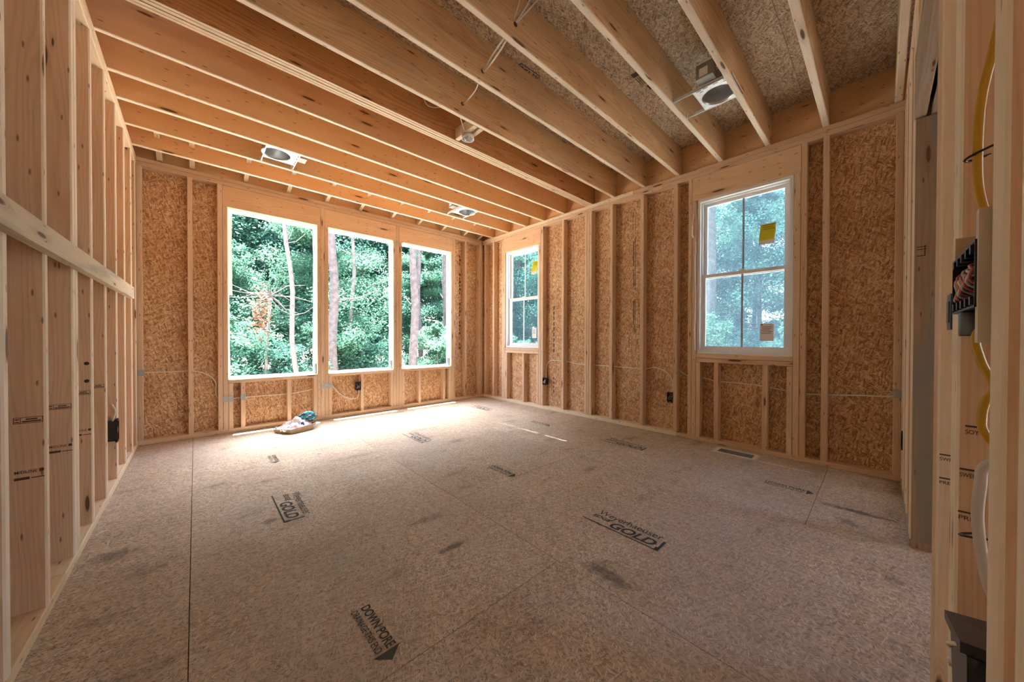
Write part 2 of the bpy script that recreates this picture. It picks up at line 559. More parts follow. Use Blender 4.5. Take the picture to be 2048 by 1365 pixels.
def flatpoly(name, polys, mat, parent, origin, xdir, ydir):
    X = Vector(xdir).normalized(); Y = Vector(ydir).normalized(); O = Vector(origin)
    vs, fs = [], []
    for p in polys:
        n = len(vs); vs += [tuple(O + X * a + Y * b) for a, b in p]; fs.append(tuple(range(n, n + len(p))))
    return mesh(name, vs, fs, mat, parent)


def rect(x0, y0, x1, y1):
    return [(x0, y0), (x1, y0), (x1, y1), (x0, y1)]


# ------------------------------------------------------------------ dimensions
L, W, D = -.39, 3.605, 4.631
DEP = .085
PT, P2, P1 = 2.656, 2.616, 2.576          # plate levels
NY = -.10                                  # room face of the near wall
YB = -4.3                                  # how far the house goes on behind the camera

# ------------------------------------------------------------------ ground outside
v, f = boxfaces((-40, -30, -.75), (45, 45, -.65))
# a cut-out is not needed: the house floor stands above the ground
tag(mesh('ground', v, f, M_GROUND), 'brown leaf-littered ground outside the house', 'ground', kind='structure')

# ------------------------------------------------------------------ floor
floor = struct('floor', (1.6, 1.5, -.03), 'grey-brown strand board subfloor with printed stamps, seams and dirt smears', 'floor')
g = .0013
xs = [-1.23, -.02, 1.19, 2.40, 3.61]
seams = [[-2.42, 0.0, 2.42, 4.84], [-3.86, -1.44, .98, 3.40], [-3.06, -.64, 1.78, 4.20], [-2.15, .27, 2.69]]
for i in range(4):
    x0, x1 = xs[i] + g, xs[i + 1] - g
    if i == 0: x0 = -.60
    if i == 3: x1 = 3.72
    yy = [YB] + [s for s in seams[i] if YB < s < 4.73] + [4.73]
    for a, b in zip(yy[:-1], yy[1:]):
        lo, hi = (x0, a + g, -.03), (x1, b - g, 0)
        if i == 3 and a < .8 < b:
            hx0, hx1, hy0, hy1 = 3.398, 3.505, .725, .985
            rects = [((x0, a + g, -.03), (hx0, b - g, 0)), ((hx1, a + g, -.03), (x1, b - g, 0)),
                     ((hx0, a + g, -.03), (hx1, hy0, 0)), ((hx0, hy1, -.03), (hx1, b - g, 0))]
            panel('subfloor_panel', lo, hi, M_OSBF, floor, rects)
        else:
            panel('subfloor_panel', lo, hi, M_OSBF, floor)
boxes('floor_framing', [((-.60, YB, -.33), (3.385, 4.73, -.075)), ((3.385, YB, -.33), (3.72, .70, -.075)), ((3.385, 1.01, -.33), (3.72, 4.73, -.075))], M_FARJ, floor)
Z0 = .0012


def gold_stamp(o, xd, yd, sc=1.0, full=True):
    """mill stamp: name, EDGE, GOLD and an L-shaped rule"""
    X, Y = Vector(xd), Vector(yd); O = Vector(o)
    q = lambda a, b: tuple(O + X * a * sc + Y * b * sc)
    st = text('printed_stamp', 'Weyerhaeuser', .066 * sc, M_INK, floor, q(.0, .10), xd, yd, .004, width=.36 * sc)
    text('lettering', 'GOLD', .082 * sc, M_INK, st, q(.105, .022), xd, yd, .03, .25, width=.25 * sc)
    text('lettering', 'EDGE', .036 * sc, M_INK, st, q(-.01, .058), xd, yd, .03, .2, width=.11 * sc)
    flatpoly('stamp_rule', [rect(-.04 * sc, -.0 * sc, .375 * sc, .008 * sc), rect(.364 * sc, 0.008 * sc, .375 * sc, .03 * sc), rect(.372 * sc, .0 * sc, .385 * sc, .10 * sc)], M_INK, st, O, xd, yd)
    lab(st, 'mill stamp reading Weyerhaeuser EDGE GOLD')
    return st


gold_stamp((1.585, 1.09, Z0), (0, -1, 0), (1, 0, 0), 1.0)
gold_stamp((2.91, 1.83, Z0), (0, -1, 0), (1, 0, 0), 1.02)
gold_stamp((.345, 2.56, Z0), (0, -1, 0), (1, 0, 0), 1.0)
gold_stamp((1.57, 3.34, Z0), (0, -1, 0), (1, 0, 0), 1.0)
gold_stamp((2.93, 4.05, Z0), (0, -1, 0), (1, 0, 0), 1.0)


def arrow_stamp(o, xd, yd, sc=1.0):
    X, Y = Vector(xd), Vector(yd); O = Vector(o)
    q = lambda a, b: tuple(O + X * a * sc + Y * b * sc)
    st = text('printed_stamp', 'DOWN PORE', .044 * sc, M_INK, floor, q(0, .035), xd, yd, .025, 0, width=.228 * sc)
    text('lettering', 'DRAINAGE THIS END', .033 * sc, M_INK, st, q(.0, 0), xd, yd, 0.008, 0, width=.225 * sc)
    flatpoly('arrowhead', [[(.235 * sc, -.012 * sc), (.275 * sc, .031 * sc), (.235 * sc, .074 * sc)]], M_INK, st, O, xd, yd)
    lab(st, 'arrow stamp reading DOWN PORE DRAINAGE THIS END')


arrow_stamp((.408, 1.297, Z0), (.02, -1, 0), (1, .02, 0))
arrow_stamp((2.885, .545, Z0), (0, -1, 0), (1, 0, 0), .95)
arrow_stamp((1.652, 2.06, Z0), (0, -1, 0), (1, 0, 0), 1.0)
arrow_stamp((.44, 3.50, Z0), (0, -1, 0), (1, 0, 0), .85)
arrow_stamp((2.92, 2.84, Z0), (0, -1, 0), (1, 0, 0), 1.05)

# ------------------------------------------------------------------ back wall
wb = struct('wall_back', (1.6, D + .05, 0), 'open stud wall with three unglazed openings onto the woods', 'wall')


def bstud(x0, x1, z0=.04, z1=P1, m=M_STUD, name='stud'):
    return board(name, (x0, D, z0), (x1, D + DEP, z1), m, wb)


board('bottom_plate', (-.475, D - .001, 0), (W + .0, D + DEP, .04), M_STUD, wb)
board('top_plate', (-.392, D, P1), (W, D + DEP, P2 - .001), M_STUD, wb)
board('top_plate', (-.392, D, P2), (W, D + DEP, PT), M_STUD, wb)
for a, b in ((-.474, -.437), (-.395, -.357), (-.053, -.016), (.17, .209), (1.121, 1.164), (2.072, 2.113), (3.012, 3.05), (3.235, 3.275), (3.53, 3.566), (3.568, 3.604)):
    bstud(a, b)
for a, b in ((.211, .251), (1.083, 1.119), (1.166, 1.206), (2.032, 2.07), (2.115, 2.156), (2.974, 3.01)):
    bstud(a, b, .04, 2.355, name='trimmer_stud')
for a, b in ((.253, .29), (.354, .392), (.775, .813), (1.043, 1.081), (1.208, 1.245), (1.59, 1.628), (1.992, 2.03), (2.158, 2.196), (2.415, 2.453), (2.83, 2.868), (2.934, 2.972)):
    bstud(a, b, .04, .515, name='cripple_stud')
OP = [(.253, 1.081), (1.208, 2.03), (2.158, 2.972)]
for a, b in OP:
    board('sill_plate', (a, D - .002, .517), (b, D + DEP, .557), M_STUD, wb)
for a, b in ((.211, 1.119), (1.166, 2.07), (2.115, 3.01)):
    board('header', (a, D + .001, 2.357), (b, D + DEP, 2.574), M_HEADER, wb)
# strand board sheathing, pieces between and below the openings
SY0, SY1 = D + DEP, D + DEP + .013
for lo, hi in (((-.49, -.28), (.253, 2.9)), ((.255, -.28), (1.142, .55)), ((1.144, -.28), (2.09, .55)), ((2.092, -.28), (2.97, .55)),
               ((.255, 2.36), (1.142, 2.9)), ((1.144, 2.36), (2.09, 2.9)), ((2.092, 2.36), (2.97, 2.9)),
               ((1.081, .552), (1.206, 2.358)), ((2.03, .552), (2.156, 2.358)), ((2.972, -.28), (3.70, 2.9))):
    panel('sheathing_panel', (lo[0], SY0 + .0005, lo[1]), (hi[0] - .002, SY1, hi[1] - .002), M_OSBW, wb)


def ragged(name, x0, x1, y, z0, z1, edge, amp, parent, th=.002, n=26):
    """ragged strip of house wrap; edge = side that is torn: 'b','t','l','r'"""
    vs, fs = [], []
    for s in range(2):
        for i in range(n + 1):
            t = i / n
            j = R.uniform(-amp, amp) * .5 + amp * math.sin(t * 7 + x0 * 3) * .5
            if edge in 'bt':
                x = x0 + (x1 - x0) * t
                a, b = (z0 + j, z1) if edge == 'b' else (z0, z1 + j)
                vs += [(x, y + s * th, a), (x, y + s * th, b)]
            else:
                z = z0 + (z1 - z0) * t
                a, b = (x0 + j, x1) if edge == 'l' else (x0, x1 + j)
                vs += [(a, y + s * th, z), (b, y + s * th, z)]
    m = 2 * (n + 1)
    for i in range(n):
        a = 2 * i
        fs.append((a, a + 2, a + 3, a + 1)); fs.append((m + a, m + a + 1, m + a + 3, m + a + 2))
        fs.append((a, m + a, m + a + 2, a + 2)); fs.append((a + 1, a + 3, m + a + 3, m + a + 1))
    return mesh(name, vs, fs, M_WRAP, parent)


for a, b in OP:
    yw = SY1 + .003
    ragged('house_wrap', a - .03, b + .03, yw, 2.325, 2.40, 'b', .006, wb)
    ragged('house_wrap', a - .03, b + .03, yw, .50, .582, 't', .005, wb)
    ragged('house_wrap', a - .05, a + .016, yw + .003, .55, 2.38, 'r', .006, wb)
    ragged('house_wrap', b - .022, b + .05, yw + .003, .55, 2.38, 'l', .006, wb)
ragged('house_wrap', .26, .292, SY1 + .01, 1.45, 2.33, 'r', .004, wb)
# wrap folded into the reveals and over the sills
for a, b in OP:
    boxes('wrap_fold', [((a + .0005, D + .05, .565), (a + .003, SY1 + .002, 2.35))], M_WRAP, wb)
    boxes('wrap_fold', [((b - .003, D + .05, .565), (b - .0005, SY1 + .002, 2.35))], M_WRAP, wb)
    boxes('wrap_fold', [((a + .004, D + .05, 2.351), (b - .004, SY1 + .002, 2.354))], M_WRAP, wb)
    board('sill_wrap', (a + .004, D + .045, .558), (b - .004, SY1 + .003, .562), M_WRAP, wb, .001)
for x in (1.079, 1.21, 2.028, 2.16, 2.970):
    board('flashing_tape', (x - .006, D + .04, .559), (x + .006, SY1 + .005, .68), M_DKBLUE, wb, .001)
# exterior soffit and eave over the openings
board('soffit', (-.7, SY1 + .002, 2.70), (4.0, 4.925, 2.72), M_WHITE, wb)
board('fascia', (-.7, 4.925, 2.64), (4.0, 4.945, 2.84), M_WHITE, wb)

# ------------------------------------------------------------------ right wall
wr = struct('wall_right', (W + .05, 2.2, 0), 'open stud wall with strand board sheathing and two double-hung windows', 'wall')


def rstud(y0, y1, z0=.04, z1=P1, name='stud', m=M_STUD):
    return board(name, (W, y0, z0), (W + DEP, y1, z1), m, wr)


board('bottom_plate', (W - .001, -2.6, 0), (W + DEP, 1.42, .04), M_STUD, wr)
board('bottom_plate', (W - .001, 1.422, 0), (W + DEP, D + .085, .04), M_PALE, wr)
board('top_plate', (W, -2.6, P1), (W + DEP, D + .085, P2 - .001), M_STUD, wr)
board('top_plate', (W, -2.6, P2), (W + DEP, 1.9, PT), M_STUD, wr)
board('top_plate', (W, 1.903, P2), (W + DEP, D + .085, PT), M_PALE, wr)
for a, b in ((4.55, 4.59), (4.328, 4.366), (4.092, 4.13), (3.252, 3.29), (2.88, 2.918), (2.446, 2.479), (2.481, 2.513), (2.515, 2.547),
             (2.155, 2.193), (1.775, 1.813), (1.415, 1.453), (1.277, 1.312), (.413, .45), (.281, .319), (-.099, -.061), (-.5, -.462), (-.9, -.862)):
    rstud(a, b)
for a, b in ((4.054, 4.09), (3.292, 3.335), (1.237, 1.275), (.452, .493)):
    rstud(a, b, .04, 2.352, 'trimmer_stud')
for a, b in ((4.01, 4.052), (3.63, 3.668), (3.338, 3.376), (1.198, 1.235), (1.038, 1.075), (.661, .699), (.495, .532)):
    rstud(a, b, .04, .768, 'cripple_stud')
for a, b in ((3.337, 4.052), (.495, 1.235)):
    board('sill_plate', (W - .001, a, .77), (W + DEP, b, .809), M_STUD, wr)
    board('sill_plate', (W, a, .811), (W + DEP, b, .85), M_STUD, wr)
for a, b in ((3.292, 4.09), (.452, 1.275)):
    board('header', (W + .001, a, 2.354), (W + DEP, b, 2.574), M_HEADER, wr)
SX0, SX1 = W + DEP, W + DEP + .013
yseg = [-2.6, -1.0, .28, .49, 1.24, 1.794, 2.165, 3.335, 4.055, 4.716]
for a, b in ((-2.6, -.082), (-.08, .49), (1.24, 1.794), (1.796, 3.335), (4.055, 4.716)):
    panel('sheathing_panel', (SX0 + .0005, a, -.28), (SX1, b - .002, 2.96), M_OSBW, wr)
for a, b in ((.49, 1.24), (3.335, 4.055)):
    panel('sheathing_panel', (SX0 + .0005, a, -.28), (SX1, b - .002, .84), M_OSBW, wr)
    panel('sheathing_panel', (SX0 + .0005, a, 2.36), (SX1, b - .002, 2.96), M_OSBW, wr)
# a strip of torn wrap beside the near window
v, f = tubedata(smoothpath([(W - .004, 1.262, 2.24), (W - .012, 1.268, 2.12), (W - .016, 1.27, 2.02), (W - .006, 1.262, 1.99)]), [.003] + [.006] * 6 + [.014] * 6 + [.02] * 5 + [.006], 8, .25)
lab(mesh('loose_wrap', v, f, M_PAPER, wr, smooth=True), 'torn white wrap hanging beside the window')
tube('foam_bead', [(W - .002, 1.243, 1.95), (W - .004, 1.247, 1.7), (W - .002, 1.241, 1.4), (W - .004, 1.246, 1.15), (W - .002, 1.243, .88)], .005, M_PAPER, wr)

# ------------------------------------------------------------------ windows (right wall)


def window(n, y0, y1, label, scr, notes):
    z0, z1 = .853, 2.352
    X = W + .012
    w_ = tag(empty('window_%d' % n, (X + .04, (y0 + y1) / 2, z0)), label, 'window', kind='structure')
    fw_ = .026
    f0, f1 = X, X + .105
    bl = [((f0, y0, z0), (f1, y0 + fw_, z1)), ((f0, y1 - fw_, z0), (f1, y1, z1)), ((f0, y0 + fw_, z0), (f1, y1 - fw_, z0 + fw_)), ((f0, y0 + fw_, z1 - fw_), (f1, y1 - fw_, z1))]
    # stepped inner lip
    a, b = y0 + fw_, y1 - fw_
    bl += [((f0 + .034, a, z0 + fw_), (f1, a + .012, z1 - fw_)), ((f0 + .034, b - .012, z0 + fw_), (f1, b, z1 - fw_)),
           ((f0 + .034, a + .012, z0 + fw_), (f1, b - .012, z0 + fw_ + .012)), ((f0 + .034, a + .012, z1 - fw_ - .012), (f1, b - .012, z1 - fw_))]
    boxes('window_frame', bl, M_WHITE, w_)
    a += .012; b -= .012; lo, hi = z0 + fw_ + .012, z1 - fw_ - .012
    zm = 1.60; mid = (a + b) / 2
    for nm, sx, s0, s1, t, bt, tp in (('lower_sash', f0 + .040, lo, zm + .02, .026, .034, .03), ('upper_sash', f0 + .067, zm - .018, hi, .03, .03, .028)):
        sh = boxes(nm, [((sx, a, s0), (sx + .024, a + t, s1)), ((sx, b - t, s0), (sx + .024, b, s1)),
                        ((sx, a + t, s0), (sx + .024, b - t, s0 + bt)), ((sx, a + t, s1 - tp), (sx + .024, b - t, s1))], M_WHITE, w_)
        boxes('pane', [((sx + .010, a + t, s0 + bt), (sx + .0125, b - t, s1 - tp))], M_GLASS, sh)
        boxes('muntin', [((sx + .0065, mid - .008, s0 + bt), (sx + .0095, mid + .008, s1 - tp))], M_WHITE if scr is M_SCREEN2 else M_NAILP, sh)
        if nm == 'lower_sash':
            boxes('sash_lock', [((sx + .004, mid - .03, s1), (sx + .018, mid + .03, s1 + .008)), ((sx + .0, mid - .01, s1 + .008), (sx + .012, mid + .02, s1 + .014))], M_WHITE, sh)
    boxes('insect_screen', [((f1 - .0015, a, lo), (f1, b, hi))], scr, w_)
    # curling yellow notice on the upper glass
    sx = f0 + .067 + .009
    (ny0, ny1, nz0, nz1), lean = notes[0]
    for nm, m, dz, dx in (('notice_backing', M_PAPER, -.035, -.0015), ('yellow_notice', M_YEL, 0, -.004)):
        vs, fs = [], []
        N = 8
        for i in range(N + 1):
            t = i / N
            cx = sx + dx - .002 - .02 * max(0, t - .35) ** 1.5
            zz = nz1 + dz + (nz0 - nz1) * t
            ys = lean * t
            for yv in (ny0 + ys, (ny0 + ny1) / 2 + ys, ny1 + ys):
                vs.append((cx - (.004 if yv == (ny0 + ny1) / 2 + ys else 0) * t, yv, zz))
        for i in range(N):
            for j in range(2):
                fs.append((i * 3 + j, i * 3 + j + 1, i * 3 + j + 4, i * 3 + j + 3))
        mesh(nm, vs, fs, m, w_, smooth=True)
    flatpoly('notice_print', [rect(.012, .02 + i * .017, ny1 - ny0 - .012 - .01 * (i % 2), .024 + i * .017) for i in range(3)], M_INKBR, w_,
             (sx - .0105, ny1 - .004, nz0 + .075), (0, -1, 0), (0, 0, 1))
    # paper sheet on the lower glass
    (py0, py1, pz0, pz1) = notes[1]
    sx = f0 + .040 + .009
    sheet = boxes('paper_sheet', [((sx - .0012, py0, pz0), (sx, py1, pz1))], M_PAPER, w_)
    hh = pz1 - pz0; ww = py1 - py0
    pol = [rect(.008, hh - .014, .02, hh - .002)] + [rect(.01 + .006 * (i % 2), hh - .03 - i * .014, ww - .012 - .008 * (i % 3), hh - .026 - i * .014) for i in range(5)]
    flatpoly('sheet_print', pol, M_INK, w_, (sx - .0018, py1, pz0), (0, -1, 0), (0, 0, 1))
    return w_


window(1, 3.338, 4.050, 'white double-hung window near the far corner, trees behind it', M_SCREEN2, [((3.42, 3.53, 1.985, 2.14), .03), (3.43, 3.52, 1.0, 1.15)])
window(2, .497, 1.233, 'large white double-hung window with insect screen and yellow notice', M_SCREEN, [((.625, .735, 1.865, 2.01), .012), (.63, .73, .98, 1.13)])

# ------------------------------------------------------------------ left wall
wlft = struct('wall_left', (L - .04, 3, 0), 'open stud wall with deep bays and a flat brace board', 'wall')


def lstud(y0, y1, z0=.04, z1=P1, m=M_STUD):
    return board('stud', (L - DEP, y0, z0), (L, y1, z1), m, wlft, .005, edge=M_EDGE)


board('bottom_plate', (L - DEP, YB, 0), (L + .001, 2.24, .04), M_PALE, wlft, .004)
board('bottom_plate', (L - DEP, 2.243, 0), (L + .001, D - .002, .04), M_PALE, wlft, .004)
board('top_plate', (L - DEP, YB, P1), (L, D - .002, P2 - .001), M_PALE, wlft, .004)
board('top_plate', (L - DEP, YB, P2), (L, D - .002, PT), M_PALE, wlft, .004)
LS = [(1.648, 1.685), (2.012, 2.049), (2.388, 2.434), (2.436, 2.482), (2.757, 2.797), (3.125, 3.165), (3.515, 3.555), (3.89, 3.93), (4.27, 4.31), (4.545, 4.585)]
y = 1.28
while y > YB + .1:
    LS.append((y, y + .037)); y -= .37
for a, b in LS:
    lstud(a, b)
for a, b in ((YB, -2.2), (-2.198, .0), (.002, 2.2), (2.202, 4.73)):  # unseen backing sheets, added to stop light leaking in through the bays
    panel('sheathing_panel', (L - DEP - .013, a, -.28), (L - DEP - .0005, b, 2.9), M_OSBW, wlft)
# flat brace across the stud faces
vs, fs, uv = [], [], []
bx0, bx1 = L + .001, L + .030
P = [(.2, 1.245, 1.325), (1.5, 1.288, 1.368), (2.8, 1.300, 1.383), (4.10, 1.31, 1.40)]
for y_, za, zb in P:
    vs += [(bx0, y_, za), (bx1, y_, za), (bx1, y_, zb), (bx0, y_, zb)]
for i in range(len(P) - 1):
    a = i * 4
    for j in range(4):
        j2 = (j + 1) % 4
        fs.append((a + j, a + 4 + j, a + 4 + j2, a + j2))
        u0, u1 = P[i][0] + 5, P[i + 1][0] + 5
        uv.append([(u0, j * .09 + 2), (u1, j * .09 + 2), (u1, j * .09 + 2.09), (u0, j * .09 + 2.09)])
fs += [(0, 1, 2, 3), (15, 14, 13, 12)]
uv += [[(0, 0), (.03, 0), (.03, .08), (0, .08)]] * 2
lab(mesh('brace_board', vs, fs, M_BRACE, wlft, uv), 'pale stained brace board nailed flat across the studs')


def mill_mark(y, z, kind):
    x0 = L - .070
    yy = y - .0012
    if kind == 'midline':
        st = text('mill_mark', 'MIDLINE', .0145, M_INKBR, wlft, (x0 + .003, yy, z), (1, 0, 0), (0, 0, 1), .008, width=.048)
        flatpoly('mark_bars', [rect(.052, 0, .062, .011), rect(0, -.022, .032, -.013), rect(.035, -.02, .063, -.0165)], M_INKBR, st, (x0 + .003, yy, z), (1, 0, 0), (0, 0, 1))
    else:
        pol = [rect(0, 0, .062, .0018), rect(0, .02, .062, .0218), rect(0, 0, .0018, .0218), rect(.0602, 0, .062, .0218), rect(.014, 0, .0155, .0218)]
        pol += [rect(.003, .013, .012, .0165), rect(.003, .004, .012, .0075), rect(.026, .012, .05, .0165), rect(.018, .0045, .058, .009)]
        st = flatpoly('grade_mark', pol, M_INKBR, wlft, (x0 + .002, yy, z), (1, 0, 0), (0, 0, 1))
    return st


for yv, z in ((2.012, .527), (2.388, .527), (2.757, .52)):
    mill_mark(yv, z, 'midline')
for yv, z in ((2.012, .70), (2.388, .69), (2.757, .705), (3.125, .70)):
    mill_mark(yv, z, 'grade')
for yv, z, xx in ((2.757, .865, -.402), (2.757, .775, -.402)):
    v, f = tubedata([(xx - .006, yv + .001, z), (xx - .006, yv - .001, z)], .009, 12)
    mesh('drilled_hole', v, f, M_DARK, wlft)

# ------------------------------------------------------------------ near wall (right of the camera)
wn_ = struct('wall_near', (2.2, NY - .04, 0), 'near stud partition with a doorway opening at the right edge', 'wall')


def nstud(x0, x1, z0=.04, z1=P1, name='stud', m=M_STUD):
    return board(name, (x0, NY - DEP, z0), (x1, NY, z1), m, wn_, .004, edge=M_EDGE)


board('bottom_plate', (2.52, NY - DEP - .0, 0), (W - .002, NY + .001, .04), M_GREYW, wn_)
board('top_plate', (.5, NY - DEP, P1), (W - .002, NY, P2 - .001), M_STUD, wn_)
board('top_plate', (.5, NY - DEP, P2), (W - .002, NY, PT), M_STUD, wn_)
lab(nstud(2.51, 2.548, .04, 2.04, 'trimmer_stud', M_GREYW), 'grey-brown doorway jamb stud, knotty and dark at its foot')
nstud(2.55, 2.60)
for a in (2.86, 3.02, 3.30, 3.55): nstud(a, a + .038)
nstud(1.40, 1.50); nstud(1.076, 1.155); nstud(.717, .787); nstud(.60, .645)
board('header', (1.50, NY - .036, 2.045), (2.548, NY, 2.33), M_GREYW, wn_)
board('header', (1.50, NY - .085, 2.045), (2.548, NY - .049, 2.33), M_GREYW, wn_)
board('header_plate', (1.50, NY - .085, 2.332), (2.548, NY, 2.37), M_STUD, wn_)
for a in (1.7, 2.07, 2.4): nstud(a, a + .038, 2.372, P1, 'cripple_stud')
board('bottom_plate', (.5, NY - DEP, 0), (1.50, NY, .04), M_STUD, wn_)
for xx, z, tx, y0_, wd in ((1.0755, .737, 'SWEDEN', -.104, .030), (1.0755, .655, 'PREM', -.103, .028), (1.3995, .63, 'PREM', -.104, .026), (1.3995, .69, 'SWE', -.104, .02), (1.0755, .82, 'SOY', -.110, .016)):
    st = text('mill_mark', tx, .0115, M_INKBR, wn_, (xx - .0012, y0_, z), (0, -1, 0), (0, 0, 1), .01, width=wd)
    flatpoly('mark_bar', [rect(0, .013, wd * .9, .0165)], M_INKBR, st, (xx - .0012, y0_, z), (0, -1, 0), (0, 0, 1))
flatpoly('mill_mark', [rect(0, 0, .03, .004), rect(0, .012, .03, .016), rect(.022, -.03, .026, .02), rect(0, -.03, .026, -.026)], M_INKBR, wn_, (2.5088, NY - .012, 1.42), (0, -1, 0), (0, 0, 1))

# ------------------------------------------------------------------ unseen rear wall, added to keep out light from behind the camera
wre = struct('rear_light_block', (1.6, YB, 0), 'unseen strand board wall added behind the camera to block light', 'wall')
panel('sheathing_panel', (L - DEP, YB - .015, 0), (1.1, YB, PT), M_OSBW, wre)
panel('sheathing_panel', (1.102, YB - .015, 2.2), (3.2, YB, PT), M_OSBW, wre)
panel('sheathing_panel', (3.202, YB - .015, 0), (W + DEP, YB, PT), M_OSBW, wre)
panel('sheathing_panel', (1.102, YB - .015, 0), (2.3, YB, 2.198), M_OSBW, wre)
panel('sheathing_panel', (2.302, YB - .015, 0), (3.2, YB, 2.198), M_OSBW, wre)
for a in (-.45, -.08, .29, .66, 1.06):
    board('stud', (a, YB + .001, 0), (a + .038, YB + DEP, PT), M_STUD, wre)

# ------------------------------------------------------------------ ceiling
ce = struct('ceiling', (1.6, 1.5, PT), 'exposed floor joists, double beam and strand board deck above', 'ceiling')
JH = .285
JN = [(-.09, -.052), (.285, .325), (.655, .692), (1.012, 1.05), (1.397, 1.434), (1.764, 1.80), (2.133, 2.17)]
JX0, JX1 = L - DEP + .037, 3.654
for i, (a, b) in enumerate(JN):
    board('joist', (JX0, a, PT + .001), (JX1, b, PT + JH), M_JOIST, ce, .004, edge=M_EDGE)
y = -.46
while y > YB:
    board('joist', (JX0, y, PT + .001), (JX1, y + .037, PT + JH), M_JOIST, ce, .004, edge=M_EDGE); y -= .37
for a, b in ((2.868, 2.90), (3.24, 3.277), (3.58, 3.617), (3.975, 4.01), (4.365, 4.402)):
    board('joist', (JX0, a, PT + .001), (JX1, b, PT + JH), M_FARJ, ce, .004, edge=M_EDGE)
for a, b in ((2.432, 2.480), (2.484, 2.532)):
    lab(board('beam_ply', (JX0, a, PT + .001), (JX1, b, PT + JH), M_BEAM, ce, .002), 'reddish engineered beam ply')
# nailing strips under the two plies
for a, b in ((2.433, 2.452), (2.456, 2.479), (2.486, 2.508), (2.511, 2.531)):
    board('beam_strip', (JX0 + DEP, a, PT - .004), (W, b, PT), M_PALE, ce, .001)
# rim boards
board('rim_joist', (3.655, -2.6, PT + .001), (3.689, 4.68, PT + JH), M_FARJ, ce)
board('rim_joist', (L - DEP, YB, PT + .001), (L - DEP + .036, 4.68, PT + JH), M_FARJ, ce)
board('rim_joist', (L - DEP, 4.681, PT + .001), (3.689, 4.715, PT + JH), M_FARJ, ce)
# deck of the storey above, as far as the beam
cs = [[-3.0, -.58, 1.84, 2.535], [-1.8, .60, 2.535], [-3.2, -.8, 1.62, 2.535], [-2.0, .44, 2.535]]
for i in range(4):
    x0 = JX0 - .04 if i == 0 else xs[i] + .001
    x1 = 3.755 if i == 3 else xs[i + 1] - .001
    yy = [YB] + cs[i]
    for a, b in zip(yy[:-1], yy[1:]):
        panel('deck_panel', (x0, a + .001, PT + JH + .001), (x1, b - .001, PT + JH + .024), M_OSBC, ce)
board('sun_leak_cover', (JX0 - .05, YB - .02, PT + JH + .026), (3.76, 2.50, PT + JH + .06), M_OSBW, ce)  # unseen slab added to stop sun leaking through the deck seams
# lean-to roof beyond the beam: rafters running to the eave, strand board on top
SL = .33
for x in (-.26, -.035, .385, .775, 1.175, 1.575, 2.0, 2.4, 2.8, 3.2, 3.5):
    vs = []
    for yy_, zz_ in ((4.679, PT + .003), (2.56, PT + .02 + SL * (4.679 - 2.56))):
        vs += [(x, yy_, zz_), (x + .038, yy_, zz_), (x + .038, yy_, zz_ + .14), (x, yy_, zz_ + .14)]
    mesh('rafter', vs, [(0, 1, 2, 3), (7, 6, 5, 4), (0, 4, 5, 1), (1, 5, 6, 2), (2, 6, 7, 3), (3, 7, 4, 0)], M_PALE, ce,
         [[(0, 0), (.04, 0), (.04, .1), (0, .1)]] * 2 + [[(x * 9, x * 3), (x * 9 + 2, x * 3), (x * 9 + 2, x * 3 + .1), (x * 9, x * 3 + .1)]] * 4)
for i in range(2):
    ya, yb = 4.95 - i * 1.22, 3.732 - i * 1.22
    for xa, xb in (((-.7, 1.2), (1.202, 4.0)), ((-.7, .4), (.402, 2.6), (2.602, 4.0)))[i]:
        za, zb = PT + .165 + SL * (4.73 - ya), PT + .165 + SL * (4.73 - yb)
        vs = [(xa, ya, za), (xb, ya, za), (xb, yb, zb), (xa, yb, zb), (xa, ya, za + .015), (xb, ya, za + .015), (xb, yb, zb + .015), (xa, yb, zb + .015)]
        fs = [(3, 2, 1, 0), (4, 5, 6, 7), (0, 1, 5, 4), (1, 2, 6, 5), (2, 3, 7, 6), (3, 0, 4, 7)]
        uv = [[(vs[q][0] * S, vs[q][1] * S + vs[q][2]) for q in fc] for fc in fs]
        mesh('roof_deck_panel', vs, fs, M_OSBC, ce, uv)
panel('upper_wall_panel', (JX0, 2.50, PT + JH + .026), (3.755, 2.515, 3.9), M_OSBW, ce)
panel('upper_wall_panel', (-.49, 2.52, PT + JH + .002), (-.477, 4.73, 3.75), M_OSBW, ce)
panel('upper_wall_panel', (3.758, 2.52, PT + JH + .002), (3.771, 4.73, 3.75), M_OSBW, ce)
# blocking that carries the round box
board('blocking', (1.60, 2.172, PT + .002), (1.638, 2.43, PT + .09), M_PALE, ce)
board('blocking', (1.66, 2.172, PT + .002), (1.698, 2.30, PT + .04), M_PALE, ce)
# drilled holes where the cables go through
for x, y_, z in ((1.314, 1.396, 2.746), (1.370, 1.763, 2.725), (1.468, 2.132, 2.744)):
    v, f = tubedata([(x, y_ + .001, z), (x, y_ - .001, z)], .013, 14)
    mesh('drilled_hole', v, f, M_DARK, ce)
